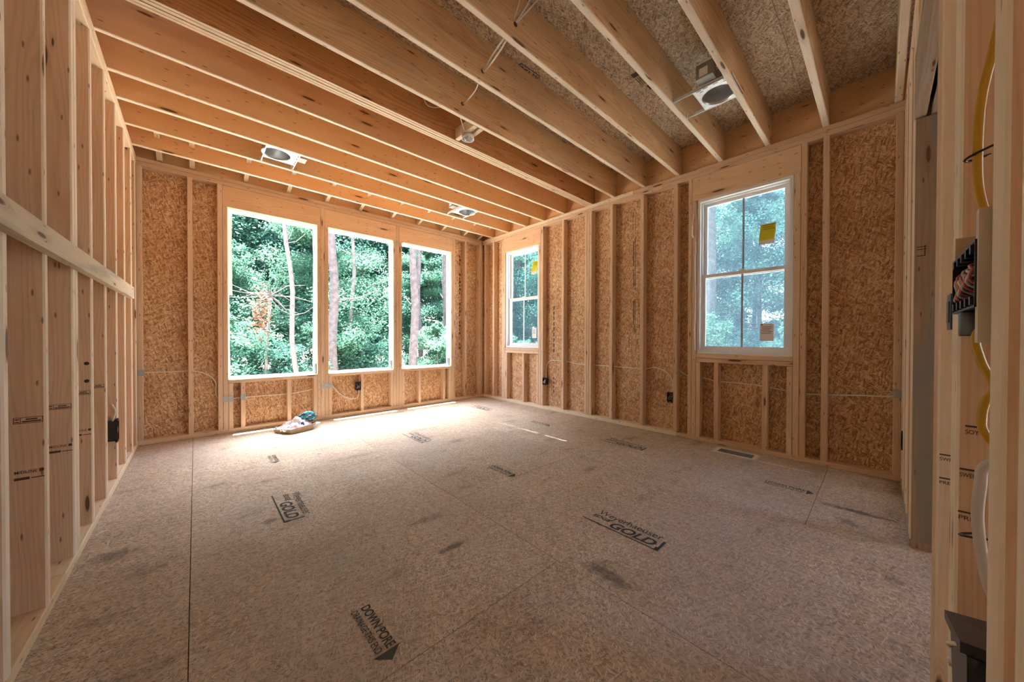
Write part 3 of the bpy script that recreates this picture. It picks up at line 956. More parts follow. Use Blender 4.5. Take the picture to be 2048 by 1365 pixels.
# stamps on the deck
zc = PT + JH
st = text('printed_stamp', 'OCT 23', .055, M_INK, ce, (1.705, 1.76, zc), (1, -.06, 0), (.06, 1, 0), .02, width=.165)
lab(st, 'boxed date stamp reading OCT 23')
flatpoly('stamp_frame', [rect(-.01, -.02, .18, -.014), rect(-.01, .055, .18, .061), rect(-.01, -.02, -.004, .061), rect(.174, -.02, .18, .061)], M_INK, st, (1.705, 1.76, zc), (1, -.06, 0), (.06, 1, 0))
flatpoly('grade_stamp', [rect(0, 0, .17, .005), rect(0, 0, .005, .06), rect(.165, 0, .17, .06), [(.06, .06), (.085, .015), (.11, .06), (.10, .06), (.085, .03), (.07, .06)]], M_INK, ce, (1.70, 1.83, zc), (1, -.06, 0), (.06, 1, 0))
for x, y_ in ((2.36, 1.22), (2.58, 1.60), (2.75, .86), (1.95, 2.02)):
    flatpoly('grade_stamp', [rect(0, 0, .05, .05)] + [rect(.06, i * .013, .16, i * .013 + .006) for i in range(4)] + [rect(.17, 0, .174, .05), rect(.19, 0, .25, .02)], M_INKBR, ce, (x, y_, zc), (1, 0, 0), (0, 1, 0))
# stamps on the sheathing
text('printed_stamp', 'APA', .05, M_INK, wr, (SX0 - .001, 1.93, 2.68), (0, 0, -1), (0, -1, 0) if False else (0, 1, 0), .02)
flatpoly('grade_stamp', [rect(0, .0, .22, .004), rect(0, .03, .12, .036), rect(.14, .03, .2, .036), rect(.3, 0, .9, .006), rect(.34, .02, .62, .03), rect(.66, .02, .86, .028), rect(1.0, 0, 1.4, .006), rect(1.02, .018, 1.3, .027)],
         M_INKBR, wr, (SX0 - .001, 1.91, 2.45), (0, 0, -1), (0, 1, 0))
flatpoly('grade_stamp', [rect(i * .075, 0, i * .075 + .05, .02) for i in range(9)] + [rect(1.0 + i * .06, 0, 1.03 + i * .06, .02) for i in range(4)], M_INKBR, wr, (SX0 - .001, 3.11, 1.45), (0, 0, -1), (0, 1, 0))
flatpoly('grade_stamp', [rect(i * .06, 0, i * .06 + .045, .02 + .01 * (i % 2)) for i in (0, 1, 2, 5, 6, 7, 8, 9, 10, 13, 14, 15, 16, 18, 19, 20, 21, 24, 25)], M_INKBR, wb, (3.18, SY0 - .001, 2.36), (0, 0, -1), (1, 0, 0))

# ------------------------------------------------------------------ recessed lights


def can_light(cx, cy, hx, hy, label, jdir, barx=(), bary0=0, bary1=0, ctr=None):
    z = PT + .012
    t = tag(empty('recessed_light', (cx, cy, z)), label, 'light', 'recessed lights between the joists')
    r = min(hx, hy) * .86
    ox = ctr if ctr is not None else 0
    # plate with a round hole
    seg = 32; vs, fs = [], []
    for j in range(seg):
        a = 2 * math.pi * j / seg
        ca, sa = math.cos(a), math.sin(a)
        s = min((hx - (ox if ca > 0 else -ox)) / abs(ca) if abs(ca) > 1e-6 else 9, hy / abs(sa) if abs(sa) > 1e-6 else 9)
        px, py = ox + ca * s, sa * s
        vs += [(cx + ox + ca * r, cy + sa * r, z), (cx + px, cy + py, z), (cx + ox + ca * r, cy + sa * r, z + .003), (cx + px, cy + py, z + .003)]
    for sx_, sy_ in ((1, 1), (-1, 1), (-1, -1), (1, -1)): pass
    for j in range(seg):
        a, b = j * 4, ((j + 1) % seg) * 4
        fs += [(a, b, b + 1, a + 1), (a + 2, a + 3, b + 3, b + 2), (a + 1, b + 1, b + 3, a + 3)]
    # square up the corners
    co = [(hx, hy), (-hx, hy), (-hx, -hy), (hx, -hy)]
    for qx, qy in co:
        best = sorted(range(seg), key=lambda j: (vs[j * 4 + 1][0] - cx - qx) ** 2 + (vs[j * 4 + 1][1] - cy - qy) ** 2)[0]
        vs[best * 4 + 1] = (cx + qx, cy + qy, z); vs[best * 4 + 3] = (cx + qx, cy + qy, z + .003)
    mesh('mounting_plate', vs, fs, M_STEEL, t)
    boxes('plate_flange', [((cx - hx, cy - hy, z), (cx - hx + .002, cy + hy, z + .018)), ((cx + hx - .002, cy - hy, z), (cx + hx, cy + hy, z + .018)),
                           ((cx - hx, cy - hy, z), (cx + hx, cy - hy + .002, z + .018)), ((cx - hx, cy + hy - .002, z), (cx + hx, cy + hy, z + .018))], M_STEEL, t)
    lathe('housing', (cx + ox, cy, z), [(r, -.001), (r * .96, .0), (r * .95, .02), (r * .92, .07), (r * .86, .12), (r * .6, .135), (0.001, .138)], M_CAN, t)
    boxes('socket', [((cx + ox - .018, cy - .012, z + .09), (cx + ox + .018, cy + .012, z + .125))], M_NAILP, t)
    boxes('housing_label', [((cx + ox + r * .2, cy - r * .84, z + .03), (cx + ox + r * .62, cy - r * .80, z + .07))], M_PAPER, t)
    # slots
    pol = []
    s = 1 if jdir[0] < 0 else 1
    for i in range(5): pol.append(rect(-hx * .85 + i * .012, -.022, -hx * .85 + i * .012 + .004, .022))
    sx_ = -1 if ox >= 0 else 1
    pol = [rect(sx_ * hx * .9 - .004, q, sx_ * hx * .9 + .004, q + .03) for q in (-hy * .8, -hy * .3, hy * .2, hy * .55)] + [rect(sx_ * hx * .74 - .003, q, sx_ * hx * .74 + .003, q + .02) for q in (-hy * .7, hy * .5)]
    for p in pol:
        flatpoly('plate_slot', [p], M_DARK, t, (cx, cy, z - .0008), (1, 0, 0), (0, 1, 0))
    for x in (cx - hx + .004, cx + hx - .004):
        boxes('hanger_bar', [((x - .003, bary0, z - .003), (x + .003, bary1, z + .002)), ((x - .001, bary0, z), (x + .001, bary1, z + .02))], M_STEEL, t)
        for yb in (bary0, bary1):
            boxes('bar_foot', [((x - .015, yb - .003, z - .004), (x + .012, yb + .003, z + .03))], M_STEEL, t)
    # junction box
    jx, jy = cx + jdir[0], cy + jdir[1]
    jb = boxes('junction_box', [((jx - .034, jy - .05, z + .022), (jx + .034, jy + .05, z + .115))], M_GREYBOX, t)
    boxes('box_label', [((jx - .0355, jy - .02, z + .035), (jx - .034, jy + .03, z + .085))], M_PAPER, jb)
    return t


can_light(2.615, .77, .13, .118, 'recessed light housing with steel plate near the big window', (-.165, .02), bary0=.693, bary1=1.01, ctr=.02)
can_light(.587, 3.755, .13, .13, 'leftmost recessed light housing, left of the openings above the floor rag', (.168, .02), bary0=3.618, bary1=3.973, ctr=-.04)
can_light(2.62, 3.755, .13, .13, 'recessed light housing near the far corner of the joists', (-.17, .02), bary0=3.618, bary1=3.973, ctr=.04)
tube('cable', [(2.40, .80, 2.86), (2.42, .86, 2.80), (2.50, .84, 2.79), (2.58, .80, 2.83), (2.66, .74, 2.86), (2.70, .70, 2.88)], .006, M_CABLE)
tag(bpy.data.objects['cable'], 'white cable looped above the near recessed light', 'cable')

# round ceiling box
t = tag(empty('ceiling_box', (1.645, 2.315, PT + .0)), 'round galvanized ceiling box full of foil-bright wires on a wood block', 'electrical box')
lathe('box_body', (1.645, 2.315, PT - .028), [(.0, .035), (.046, .035), (.05, .03), (.052, .0), (.050, -.001), (.047, .002), (.045, .028)], M_STEEL, t, 20)
for i in range(6):
    a = i * 1.05
    tube('wire', [(1.645 + .03 * math.cos(a), 2.315 + .03 * math.sin(a), PT), (1.645 + .015 * math.cos(a + 1), 2.315 + .02 * math.sin(a + 1), PT - .03), (1.645 + .035 * math.cos(a + 2), 2.315 + .035 * math.sin(a + 2), PT - .022)],
         .0035, (M_CABLE, M_STEEL, M_COPPER)[i % 3], t, 6, 4)


def cable(label, pts, r=.0055, m=None, cat='cable', flat=1.0, group=None):
    o = tube('cable', pts, r, m or M_CABLE, None, 8, 6, flat=flat)
    return tag(o, label, cat, group)


cable('thin cable curving down to the round ceiling box', [(1.50, 2.172, 2.80), (1.50, 2.22, 2.75), (1.56, 2.27, 2.70), (1.63, 2.31, 2.672)], .005)
cable('thin cable arc on the beam beside the round ceiling box', [(1.30, 2.42, 2.86), (1.33, 2.40, 2.80), (1.40, 2.36, 2.80), (1.48, 2.25, 2.84), (1.50, 2.19, 2.86)], .004)
for i, (dx, dz) in enumerate(((0, 0), (.018, .012), (-.016, .02))):
    q = [(1.314, 1.43, 2.746), (1.32 + dx * 2, 1.33, 2.79 + dz * 2), (1.30 + dx * 4, 1.2, 2.82 + dz * 2), (1.29 + dx * 5, 1.055, 2.83 + dz)]
    cable('white cable fanning out of a joist hole at the top of the picture, %s' % ('middle strand', 'right strand', 'left strand')[i], q, .0055)
cable('upper of the two white cables between the second and third joist', [(1.370, 1.80, 2.725), (1.366, 1.74, 2.733), (1.345, 1.6, 2.750), (1.318, 1.44, 2.752)], .0055)
cable('lower of the two white cables between the second and third joist', [(1.374, 1.80, 2.722), (1.374, 1.73, 2.724), (1.358, 1.60, 2.730), (1.326, 1.44, 2.745)], .0055)
cable('pair of white cables sagging between the joists next to the beam', [(1.468, 2.17, 2.744), (1.466, 2.10, 2.742), (1.448, 2.0, 2.725), (1.425, 1.9, 2.722), (1.374, 1.79, 2.722)], .008, flat=.5)

# ------------------------------------------------------------------ wall wiring


def outlet_box(name, label, c, facing, w_=.055, h=.095, d=.06, m=M_BLACK, wires=True, lid=False):
    """open plastic box; facing = unit dir the mouth faces"""
    fx = Vector(facing); sd_ = Vector((0, 0, 1)).cross(fx)
    t = tag(empty(name, c), label, 'electrical box', 'black outlet boxes')
    C0 = Vector(c)

    def bxx(u0, u1, z0, z1, f0, f1):
        pts = []
        for a, b, cc in ((u0, f0, z0), (u1, f0, z0), (u1, f1, z0), (u0, f1, z0), (u0, f0, z1), (u1, f0, z1), (u1, f1, z1), (u0, f1, z1)):
            pts.append(tuple(C0 + sd_ * a + fx * b + Vector((0, 0, cc))))
        return pts
    th = .003
    parts_ = [(-w_ / 2, w_ / 2, 0, h, -d, -d + th), (-w_ / 2, -w_ / 2 + th, 0, h, -d, 0), (w_ / 2 - th, w_ / 2, 0, h, -d, 0), (-w_ / 2, w_ / 2, 0, th, -d, 0), (-w_ / 2, w_ / 2, h - th, h, -d, 0)]
    vs, fs = [], []
    for p in parts_:
        n = len(vs); vs += bxx(*p)
        fs += [tuple(i + n for i in q) for q in [(3, 2, 1, 0), (4, 5, 6, 7), (0, 1, 5, 4), (1, 2, 6, 5), (2, 3, 7, 6), (3, 0, 4, 7)]]
    mesh('box_body', vs, fs, m, t)
    for i, (u, zf) in enumerate(((-.3, 1.05), (.3, 1.05), (-.3, -.05), (.3, -.05))):
        vs = bxx(u * w_ - .006, u * w_ + .006, h * (zf) - .006, h * zf + .006, -.012, -.001)
        mesh('screw_tab', vs, [(3, 2, 1, 0), (4, 5, 6, 7), (0, 1, 5, 4), (1, 2, 6, 5), (2, 3, 7, 6), (3, 0, 4, 7)], m, t)
    if wires:
        for i in range(3):
            u = (-.25 + .25 * i) * w_
            p = [C0 + sd_ * u + fx * (-d + .006) + Vector((0, 0, h * .85)), C0 + sd_ * (u + .008) + fx * (-.012) + Vector((0, 0, h * (.55 + .1 * i))),
                 C0 + sd_ * (u - .006) + fx * (-.006) + Vector((0, 0, h * .35)), C0 + sd_ * (u + .004) + fx * (-.02) + Vector((0, 0, h * .18))]
            tube('wire', p, .0025, (M_CABLE, M_COPPER, M_CABLE)[i], t, 5, 4)
    return t


outlet_box('outlet_box', 'black outlet box low on the stud right of the far corner window', (3.60, 3.222, .345), (-1, 0, 0), .058, .09, .06)
outlet_box('outlet_box', 'black outlet box on the stud left of the large window', (3.60, 1.482, .343), (-1, 0, 0), .058, .09, .06)
outlet_box('outlet_box', 'black outlet box under the middle back opening', (1.562, 4.628, .315), (0, -1, 0), .058, .10, .06)
outlet_box('outlet_box', 'black outlet box in the left wall near the far corner', (L + .008, 3.482, .31), (1, 0, 0), .06, .13, .06)
outlet_box('outlet_box', 'small dark outlet box by the corner of the near partition', (3.47, NY + .004, .27), (0, 1, 0), .06, .10, .06, wires=False)
R_ = 3.66
cable('white cable arching from the outlet box right of the far window along the studs',
      [(R_ - .01, 3.222, .43), (R_, 3.236, .56), (R_, 3.20, .65), (R_, 3.11, .686), (R_, 2.9, .688), (R_, 2.65, .662), (R_, 2.2, .664), (R_, 1.81, .66), (R_, 1.68, .681), (R_, 1.56, .655), (R_, 1.49, .58), (R_, 1.475, .50), (R_ - .02, 1.48, .42)])
cable('white cable from the outlet box under the large window to the near corner',
      [(R_, 1.472, .70), (R_, 1.40, .665), (R_, 1.331, .625), (R_, 1.205, .617), (R_, 1.08, .594), (R_, .9, .59), (R_, .72, .583), (R_, .6, .568), (R_, .45, .55), (R_, .3, .555), (R_, .1, .575), (R_, -.04, .585), (R_ - .02, -.09, .61)])
cable('white cable across the left end of the back wall down to the first opening',
      [(-.43, 4.68, .67), (-.2, 4.68, .665), (-.03, 4.68, .664), (.05, 4.68, .64), (.12, 4.68, .59), (.155, 4.68, .52), (.152, 4.68, .42), (.175, 4.68, .36), (.21, 4.68, .345), (.35, 4.68, .352), (.57, 4.68, .35), (.83, 4.68, .347), (1.04, 4.68, .373), (1.15, 4.68, .39)])
cable('white cable drooping to the outlet box under the middle opening',
      [(1.15, 4.68, .40), (1.25, 4.68, .40), (1.32, 4.68, .31), (1.41, 4.67, .235), (1.50, 4.66, .205), (1.56, 4.66, .225), (1.575, 4.64, .32)])
cable('short white cable end poking from a left wall stud', [(L - .01, 2.80, .90), (L - .006, 2.81, .84), (L - .012, 2.80, .76)], .004)
cable('bent white cable tail above the left wall outlet box', [(L - .02, 3.49, .55), (L - .005, 3.485, .50), (L - .02, 3.48, .43)], .004)
cable('white cable stub crossing a bay of the near partition', [(1.30, NY - .03, 1.32), (1.20, NY - .02, 1.325), (1.155, NY - .02, 1.33)], .004)


def nail_plate(name_parent, lo, hi):
    b = boxes('nail_plate', [(lo, hi)], M_NAILP, name_parent)
    return b


for x0, x1, z0, z1 in ((-.392, -.345, .642, .70), (.205, .247, .325, .386), (.250, .292, .325, .386), (.352, .397, .33, .392), (1.128, 1.185, .378, .434), (1.188, 1.248, .378, .434)):
    lab(boxes('nail_plate', [((x0, D - .004, z0), (x1, D - .0015, z1))], M_NAILP, wb), 'grey steel nail plate')
lab(boxes('nail_plate', [((W - .005, -.112, .586), (W - .002, -.058, .648))], M_NAILP, wr), 'grey steel nail plate')
lab(boxes('strap', [((2.02, D - .004, 2.345), (2.17, D - .0015, 2.356)), ((2.02, D - .004, 2.325), (2.17, D - .0015, 2.331))], M_NAILP, wb), 'metal straps over the double stud')

# ------------------------------------------------------------------ near partition wiring
t = tag(empty('switch_box', (.92, NY, 1.04)), 'wide black electrical box with pink and white wires on the near partition', 'electrical box')
bl = [((.80, NY - .07, 1.045), (1.02, NY - .066, 1.14)), ((.80, NY - .07, 1.045), (.803, NY + .012, 1.14)), ((1.017, NY - .07, 1.045), (1.02, NY + .012, 1.14)),
      ((.80, NY - .07, 1.045), (1.02, NY + .012, 1.048)), ((.80, NY - .07, 1.137), (1.02, NY + .012, 1.14))]
boxes('box_body', bl, M_BLACK, t)
for i in range(5):
    x = .83 + i * .042
    for z in (1.050, 1.125):
        boxes('screw_tab', [((x, NY + .002, z), (x + .012, NY + .0125, z + .012))], M_BLACK, t)
for i in range(8):
    x = .83 + .02 * i
    tube('wire', [(x, NY - .05, 1.12), (x + .02, NY + .006, 1.112 - .005 * (i % 3)), (x - .015, NY + .012, 1.10 - .003 * i), (x + .015, NY + .009, 1.085 - .003 * i), (x + .02, NY - .03, 1.06)],
         .0021, (M_PINK, M_CABLE, M_PINK, M_GREYC)[i % 4], t, 6, 4)
lathe('conduit_stub', (.93, NY - .018, 1.005), [(.0, 0), (.03, 0), (.031, .003), (.031, .038), (.028, .04), (0, .04)], M_BLACK, t, 16)
boxes('device_plate', [((.79, NY - .05, .995), (.81, NY + .010, 1.18))], M_BEIGE, t)
t2 = boxes('dark_box', [((1.157, NY - .06, 1.02), (1.215, NY + .002, 1.095)), ((1.17, NY + .002, 1.035), (1.20, NY + .004, 1.08))], M_DKBLUE, None, loc=(1.18, NY - .03, 1.02))
t2.name = 'outlet_box'; tag(t2, 'small blue-grey outlet box beyond the wide black box', 'electrical box')
o = boxes('cardboard_piece', [((1.03, NY - .05, 1.075), (1.034, NY + .008, 1.185))], M_CARD, None, loc=(1.03, NY, 1.07))
tag(o, 'tan cardboard piece tucked behind the wide black electrical box', 'cardboard')
cable('yellow cable hanging down the near partition from the top to the wide black box', [(.87, NY - .03, 1.60), (.86, NY - .012, 1.45), (.86, NY + .001, 1.36), (.86, NY + .004, 1.28), (.86, NY + .002, 1.22), (.85, NY - .008, 1.165), (.845, NY - .03, 1.14)], .005, M_YELLOW)
cable('yellow cable leaving the bottom of the wide black box', [(.88, NY - .03, 1.045), (.87, NY + .001, 1.01), (.862, NY - .001, .97), (.855, NY - .012, .93), (.857, NY - .006, .91), (.86, NY - .003, .885), (.86, NY - .006, .86), (.85, NY - .03, .82)], .005, M_YELLOW)
cable('thick off-white hose in the bay of the near partition', [(.83, NY - .03, .84), (.84, NY - .004, .815), (.84, NY + .0, .785), (.84, NY + .002, .75), (.84, NY + .001, .72), (.84, NY - .003, .68), (.835, NY - .012, .63), (.82, NY - .04, .58)], .0062, M_GREYC, 'hose')
for z, nm in ((1.275, 'upper'), (.70, 'lower')):
    o = tube('cable_staple', [(.845, NY - .02, z + .01), (.858, NY + .012, z), (.872, NY + .012, z - .002), (.88, NY - .01, z + .004)], .0018, M_BLACK, None, 5, 4)
    tag(o, 'thin dark %s staple holding the %s in the near partition' % (nm, 'yellow cable' if nm == 'upper' else 'off-white hose'), 'staple')
t = tag(empty('junction_box', (.88, NY, .34)), 'large black plastic box with sloping lid low on the near partition', 'electrical box')
vs = [(.80, NY - .07, .34), (.945, NY - .07, .34), (.93, NY + .012, .34), (.80, NY + .012, .34), (.80, NY - .07, .555), (.97, NY - .07, .515), (.965, NY + .014, .505), (.80, NY + .014, .55)]
mesh('box_body', vs, [(3, 2, 1, 0), (4, 5, 6, 7), (0, 1, 5, 4), (1, 2, 6, 5), (2, 3, 7, 6), (3, 0, 4, 7)], M_BLACK, t)
vs = [(.80, NY - .07, .556), (.975, NY - .07, .517), (.972, NY + .02, .506), (.80, NY + .02, .552), (.80, NY - .07, .572), (.975, NY - .07, .530), (.972, NY + .02, .520), (.80, NY + .02, .568)]
mesh('lid', vs, [(3, 2, 1, 0), (4, 5, 6, 7), (0, 1, 5, 4), (1, 2, 6, 5), (2, 3, 7, 6), (3, 0, 4, 7)], M_BLACK, t)
tube('wire', [(.85, NY + .016, .535), (.87, NY + .024, .52), (.90, NY + .02, .50)], .003, M_CABLE, t, 6, 4)
boxes('latch', [((.945, NY + .013, .44), (.962, NY + .017, .446))], M_CABLE, t)

# ------------------------------------------------------------------ floor duct
t = tag(empty('floor_duct', (3.4515, .855, 0)), 'open metal floor duct ringed with white overspray', 'duct')
hx0, hx1, hy0, hy1 = 3.400, 3.503, .727, .983
th = .0025
boxes('duct_boot', [((hx0, hy0, -.14), (hx0 + th, hy1, .002)), ((hx1 - th, hy0, -.14), (hx1, hy1, .002)), ((hx0 + th, hy0, -.14), (hx1 - th, hy0 + th, .002)),
                    ((hx0 + th, hy1 - th, -.14), (hx1 - th, hy1, .002)), ((hx0, hy0, -.145), (hx1, hy1, -.14))], M_NAILP, t)
boxes('debris', [((3.45, .87, -.139), (3.46, .885, -.02)), ((3.43, .8, -.139), (3.47, .86, -.11))], M_STEEL, t)

# ------------------------------------------------------------------ rag and paper bag on the floor


def sheet(name, cx, cy, hw, hl, fn, mat, n=22, ang=0.0, loc=None, mats=None, pick=None):
    vs, fs, fm = [], [], []
    ca, sa = math.cos(ang), math.sin(ang)
    for i in range(n + 1):
        for j in range(n + 1):
            u, v_ = i / n * 2 - 1, j / n * 2 - 1
            x, y_ = u * hw, v_ * hl
            vs.append((cx + x * ca - y_ * sa, cy + x * sa + y_ * ca, max(.002, fn(u, v_))))
    for i in range(n):
        for j in range(n):
            a = i * (n + 1) + j
            fs.append((a, a + n + 1, a + n + 2, a + 1))
            fm.append(pick(i / n * 2 - 1, j / n * 2 - 1) if pick else 0)
    return mesh(name, vs, fs, mat, None, smooth=False, loc=loc or (cx, cy, 0), mats=mats, fm=fm if mats else None)


M_RAGW = plain('grey_white_cloth', (.62, .62, .68), .9, var=.2, vs=30)
M_RAGP = plain('pink_cloth', (.55, .36, .36), .9, var=.2, vs=30)
M_BAG = plain('brown_paper', (.42, .32, .21), .85, var=.15, vs=20)
M_TEAL = plain('teal_cloth', (.02, .26, .27), .8, var=.5, vs=24)
M_NAVY = plain('navy_cloth', (.03, .06, .15), .85, var=.4, vs=24)
# shallow folded paper tray
t = tag(empty('paper_tray', (.775, 4.27, 0)), 'crumpled brown paper tray on the floor below the first opening', 'paper')
px = [(.605, 4.30), (.72, 4.13), (.93, 4.20), (.985, 4.33), (.80, 4.42)]
hs = [.035, .05, .06, .05, .05]
vs = [(a, b, .0015) for a, b in px] + [(.775 + (a - .775) * 1.08, 4.28 + (b - 4.28) * 1.1, .002 + h) for (a, b), h in zip(px, hs)] + [(.775 + (a - .775) * 1.02, 4.28 + (b - 4.28) * 1.02, .002 + h * .95) for (a, b), h in zip(px, hs)] + [(.775 + (a - .775) * .93, 4.28 + (b - 4.28) * .93, .006) for a, b in px]
fs = [tuple(range(4, -1, -1)), tuple(range(15, 20))]
for i in range(5):
    j = (i + 1) % 5
    fs += [(i, j, 5 + j, 5 + i), (5 + i, 5 + j, 10 + j, 10 + i), (10 + i, 10 + j, 15 + j, 15 + i)]
mesh('tray', vs, fs, M_BAG, t)


def rn(u, v_, s):
    return math.sin(u * 5.1 * s + v_ * 2.3 + s) * math.cos(v_ * 4.7 * s - u * 1.9)


o = sheet('rag', .79, 4.30, .165, .125, lambda u, v_: .035 + .095 * math.exp(-((u - .15) ** 2 * 2.6 + (v_ - .2) ** 2 * 2.2)) + .018 * rn(u, v_, 1.3) + .010 * rn(u, v_, 3.1), M_RAGW, 26, .2, (.79, 4.3, .03),
          [M_RAGW, M_RAGP, M_NAVY], lambda u, v_: 1 if rn(u, v_, 1.1) > .55 else (2 if rn(v_, u, 1.7) > .72 else 0))
tag(o, 'crumpled grey and pink cloth heaped in the brown paper tray', 'cloth')
# teal wad
vs, fs = [], []
nu, nv = 22, 14
for i in range(nv + 1):
    ph = math.pi * i / nv
    for j in range(nu):
        a = 2 * math.pi * j / nu
        r = .066 * (1 + .16 * math.sin(a * 3 + ph * 4) * math.sin(ph) + .10 * math.sin(a * 7 - ph * 5) * math.sin(ph))
        vs.append((.925 + r * 1.25 * math.sin(ph) * math.cos(a), 4.36 + r * math.sin(ph) * math.sin(a), .118 + r * .85 * math.cos(ph)))
for i in range(nv):
    for j in range(nu):
        k2 = (j + 1) % nu
        fs.append((i * nu + j, (i + 1) * nu + j, (i + 1) * nu + k2, i * nu + k2))
o = mesh('rag', vs, fs, None, None, smooth=True, loc=(.925, 4.36, .06), mats=[M_TEAL, M_NAVY, M_RAGW], fm=[0 if math.sin(i * 1.7 + (i // nu) * .9) > -.3 else (1 if i % 3 else 2) for i in range(len(fs))])
tag(o, 'teal and navy balled cloth on top of the grey rag', 'cloth')
# wood scraps on the floor
for i in range(34):
    if i < 12: x, y_ = R.uniform(3.35, 3.58), R.uniform(-.05, .3)
    elif i < 20: x, y_ = R.uniform(-.36, -.2), R.uniform(2.3, 4.2)
    else: x, y_ = R.uniform(0, 3.4), R.uniform(.6, 4.3)
    a = R.uniform(0, 3.14); l = R.uniform(.006, .02 if i >= 20 else .03); w2 = R.uniform(.002, .005)
    dx, dy = math.cos(a) * l, math.sin(a) * l; ex, ey = -math.sin(a) * w2, math.cos(a) * w2
    b0 = [(x - dx - ex, y_ - dy - ey), (x + dx - ex, y_ + dy - ey), (x + dx + ex, y_ + dy + ey), (x - dx + ex, y_ - dy + ey)]
    vs = [(p, q, .0008) for p, q in b0] + [(p, q, .004) for p, q in b0]
    o = mesh('wood_chip', vs, [(3, 2, 1, 0), (4, 5, 6, 7), (0, 1, 5, 4), (1, 2, 6, 5), (2, 3, 7, 6), (3, 0, 4, 7)], M_PALE, None, [[(i, 0), (i + .02, 0), (i + .02, .005), (i, .005)]] * 6, loc=(x, y_, 0))
    tag(o, 'tiny pale wood chip lying on the subfloor', 'wood chip', 'wood chips on the subfloor')

# ------------------------------------------------------------------ trees
NPR = np.random.default_rng(11)


def leafdata(cent, size, rng, droop=.35):
    n = len(cent)
    nrm = rng.normal(size=(n, 3)); nrm[:, 2] = np.abs(nrm[:, 2]) + .5
    nrm /= np.linalg.norm(nrm, axis=1)[:, None]
    a = rng.normal(size=(n, 3)); a[:, 2] -= droop
    a -= nrm * (a * nrm).sum(1)[:, None]; a /= np.linalg.norm(a, axis=1)[:, None]
    b = np.cross(nrm, a)
    s = size * rng.uniform(.6, 1.35, n)[:, None]
    v = np.stack([cent - a * s, cent + b * s * .5 - a * s * .1, cent + a * s, cent - b * s * .5 - a * s * .1], 1)
    return v.reshape(-1, 3)


def leafmesh(name, cent, size, rng, mat):
    v = leafdata(cent, size, rng) * S
    n = len(v) // 4
    me = bpy.data.meshes.new(name)
    me.vertices.add(len(v)); me.vertices.foreach_set('co', v.ravel().astype(np.float32))
    me.loops.add(len(v)); me.loops.foreach_set('vertex_index', np.arange(len(v), dtype=np.int32))
    me.polygons.add(n); me.polygons.foreach_set('loop_start', np.arange(0, len(v), 4, dtype=np.int32))
    me.polygons.foreach_set('loop_total', np.full(n, 4, np.int32))
    me.update(calc_edges=True); me.materials.append(mat)
    return me


def treemesh(seed, h, crown_r, z0, nleaf, size, trunk_r, mat, bark, lean=0.0, sprays=60, bushy=False):
    """returns (wood mesh, foliage mesh) about the origin"""
    rng = np.random.default_rng(seed); rr = random.Random(seed)
    vs, fs = [], []

    def add(pts, rad, seg=7):
        v, f = tubedata(pts, rad, seg)
        n = len(vs); vs.extend(v); fs.extend([tuple(i + n for i in q) for q in f])
    top = Vector((lean * h, lean * .3 * h, h))
    tp = [Vector((lean * h * t * t + .06 * math.sin(t * 5 + seed) * h * .12, .05 * math.sin(t * 4 + seed * 2), h * t)) for t in [i / 10 for i in range(11)]]
    stems = [tp]
    if bushy:
        for q in range(5):
            a = rr.uniform(0, 6.28)
            stems.append([Vector((math.cos(a) * crown_r * .5 * t + .02 * q, math.sin(a) * crown_r * .5 * t, h * .9 * t)) for t in [i / 6 for i in range(7)]])
    for sm_ in stems:
        n = len(sm_)
        add(sm_, [trunk_r * (1 - .8 * i / (n - 1)) * (1 if sm_ is tp else .5) for i in range(n)], 8)
    cents = []
    per = nleaf // sprays
    for i in range(sprays):
        t = z0 + (1 - z0) * (rr.random() ** .8)
        base = tp[min(9, int(t * 10))].lerp(tp[min(10, int(t * 10) + 1)], (t * 10) % 1)
        a = rr.uniform(0, 6.283)
        prof = math.sin(math.pi * min(1, max(.08, (t - z0) / (1 - z0) * .9 + .12))) ** .6
        l = crown_r * prof * rr.uniform(.45, 1.1)
        rise = rr.uniform(-.15, .35)
        end = base + Vector((math.cos(a) * l, math.sin(a) * l, rise * l))
        mid = base.lerp(end, .5) + Vector((0, 0, .08 * l))
        add([base, mid, end], [trunk_r * .22, trunk_r * .13, trunk_r * .04], 4)
        # leaf spray: flattened cloud along the limb with side twigs
        k_ = per
        tt = rng.uniform(.25, 1.12, k_)
        p = np.array(base)[None] * (1 - tt)[:, None] + np.array(end)[None] * tt[:, None]
        side = np.array([-math.sin(a), math.cos(a), 0])
        wd = l * .42
        nb = 6
        tw = rng.uniform(-1, 1, nb)
        bi = rng.integers(0, nb, k_)
        p += side[None] * (tw[bi] * wd * np.minimum(1, tt + .1) + rng.normal(0, wd * .16, k_))[:, None]
        p[:, 2] += rng.normal(0, .055 * l + .03, k_) - .10 * l * np.abs(tw[bi])
        cents.append(p)
    wood = bpy.data.meshes.new('wood')
    wood.from_pydata([(v[0] * S, v[1] * S, v[2] * S) for v in vs], [], fs); wood.materials.append(bark)
    for p in wood.polygons: p.use_smooth = True
    return wood, leafmesh('foliage', np.concatenate(cents), size, rng, mat)


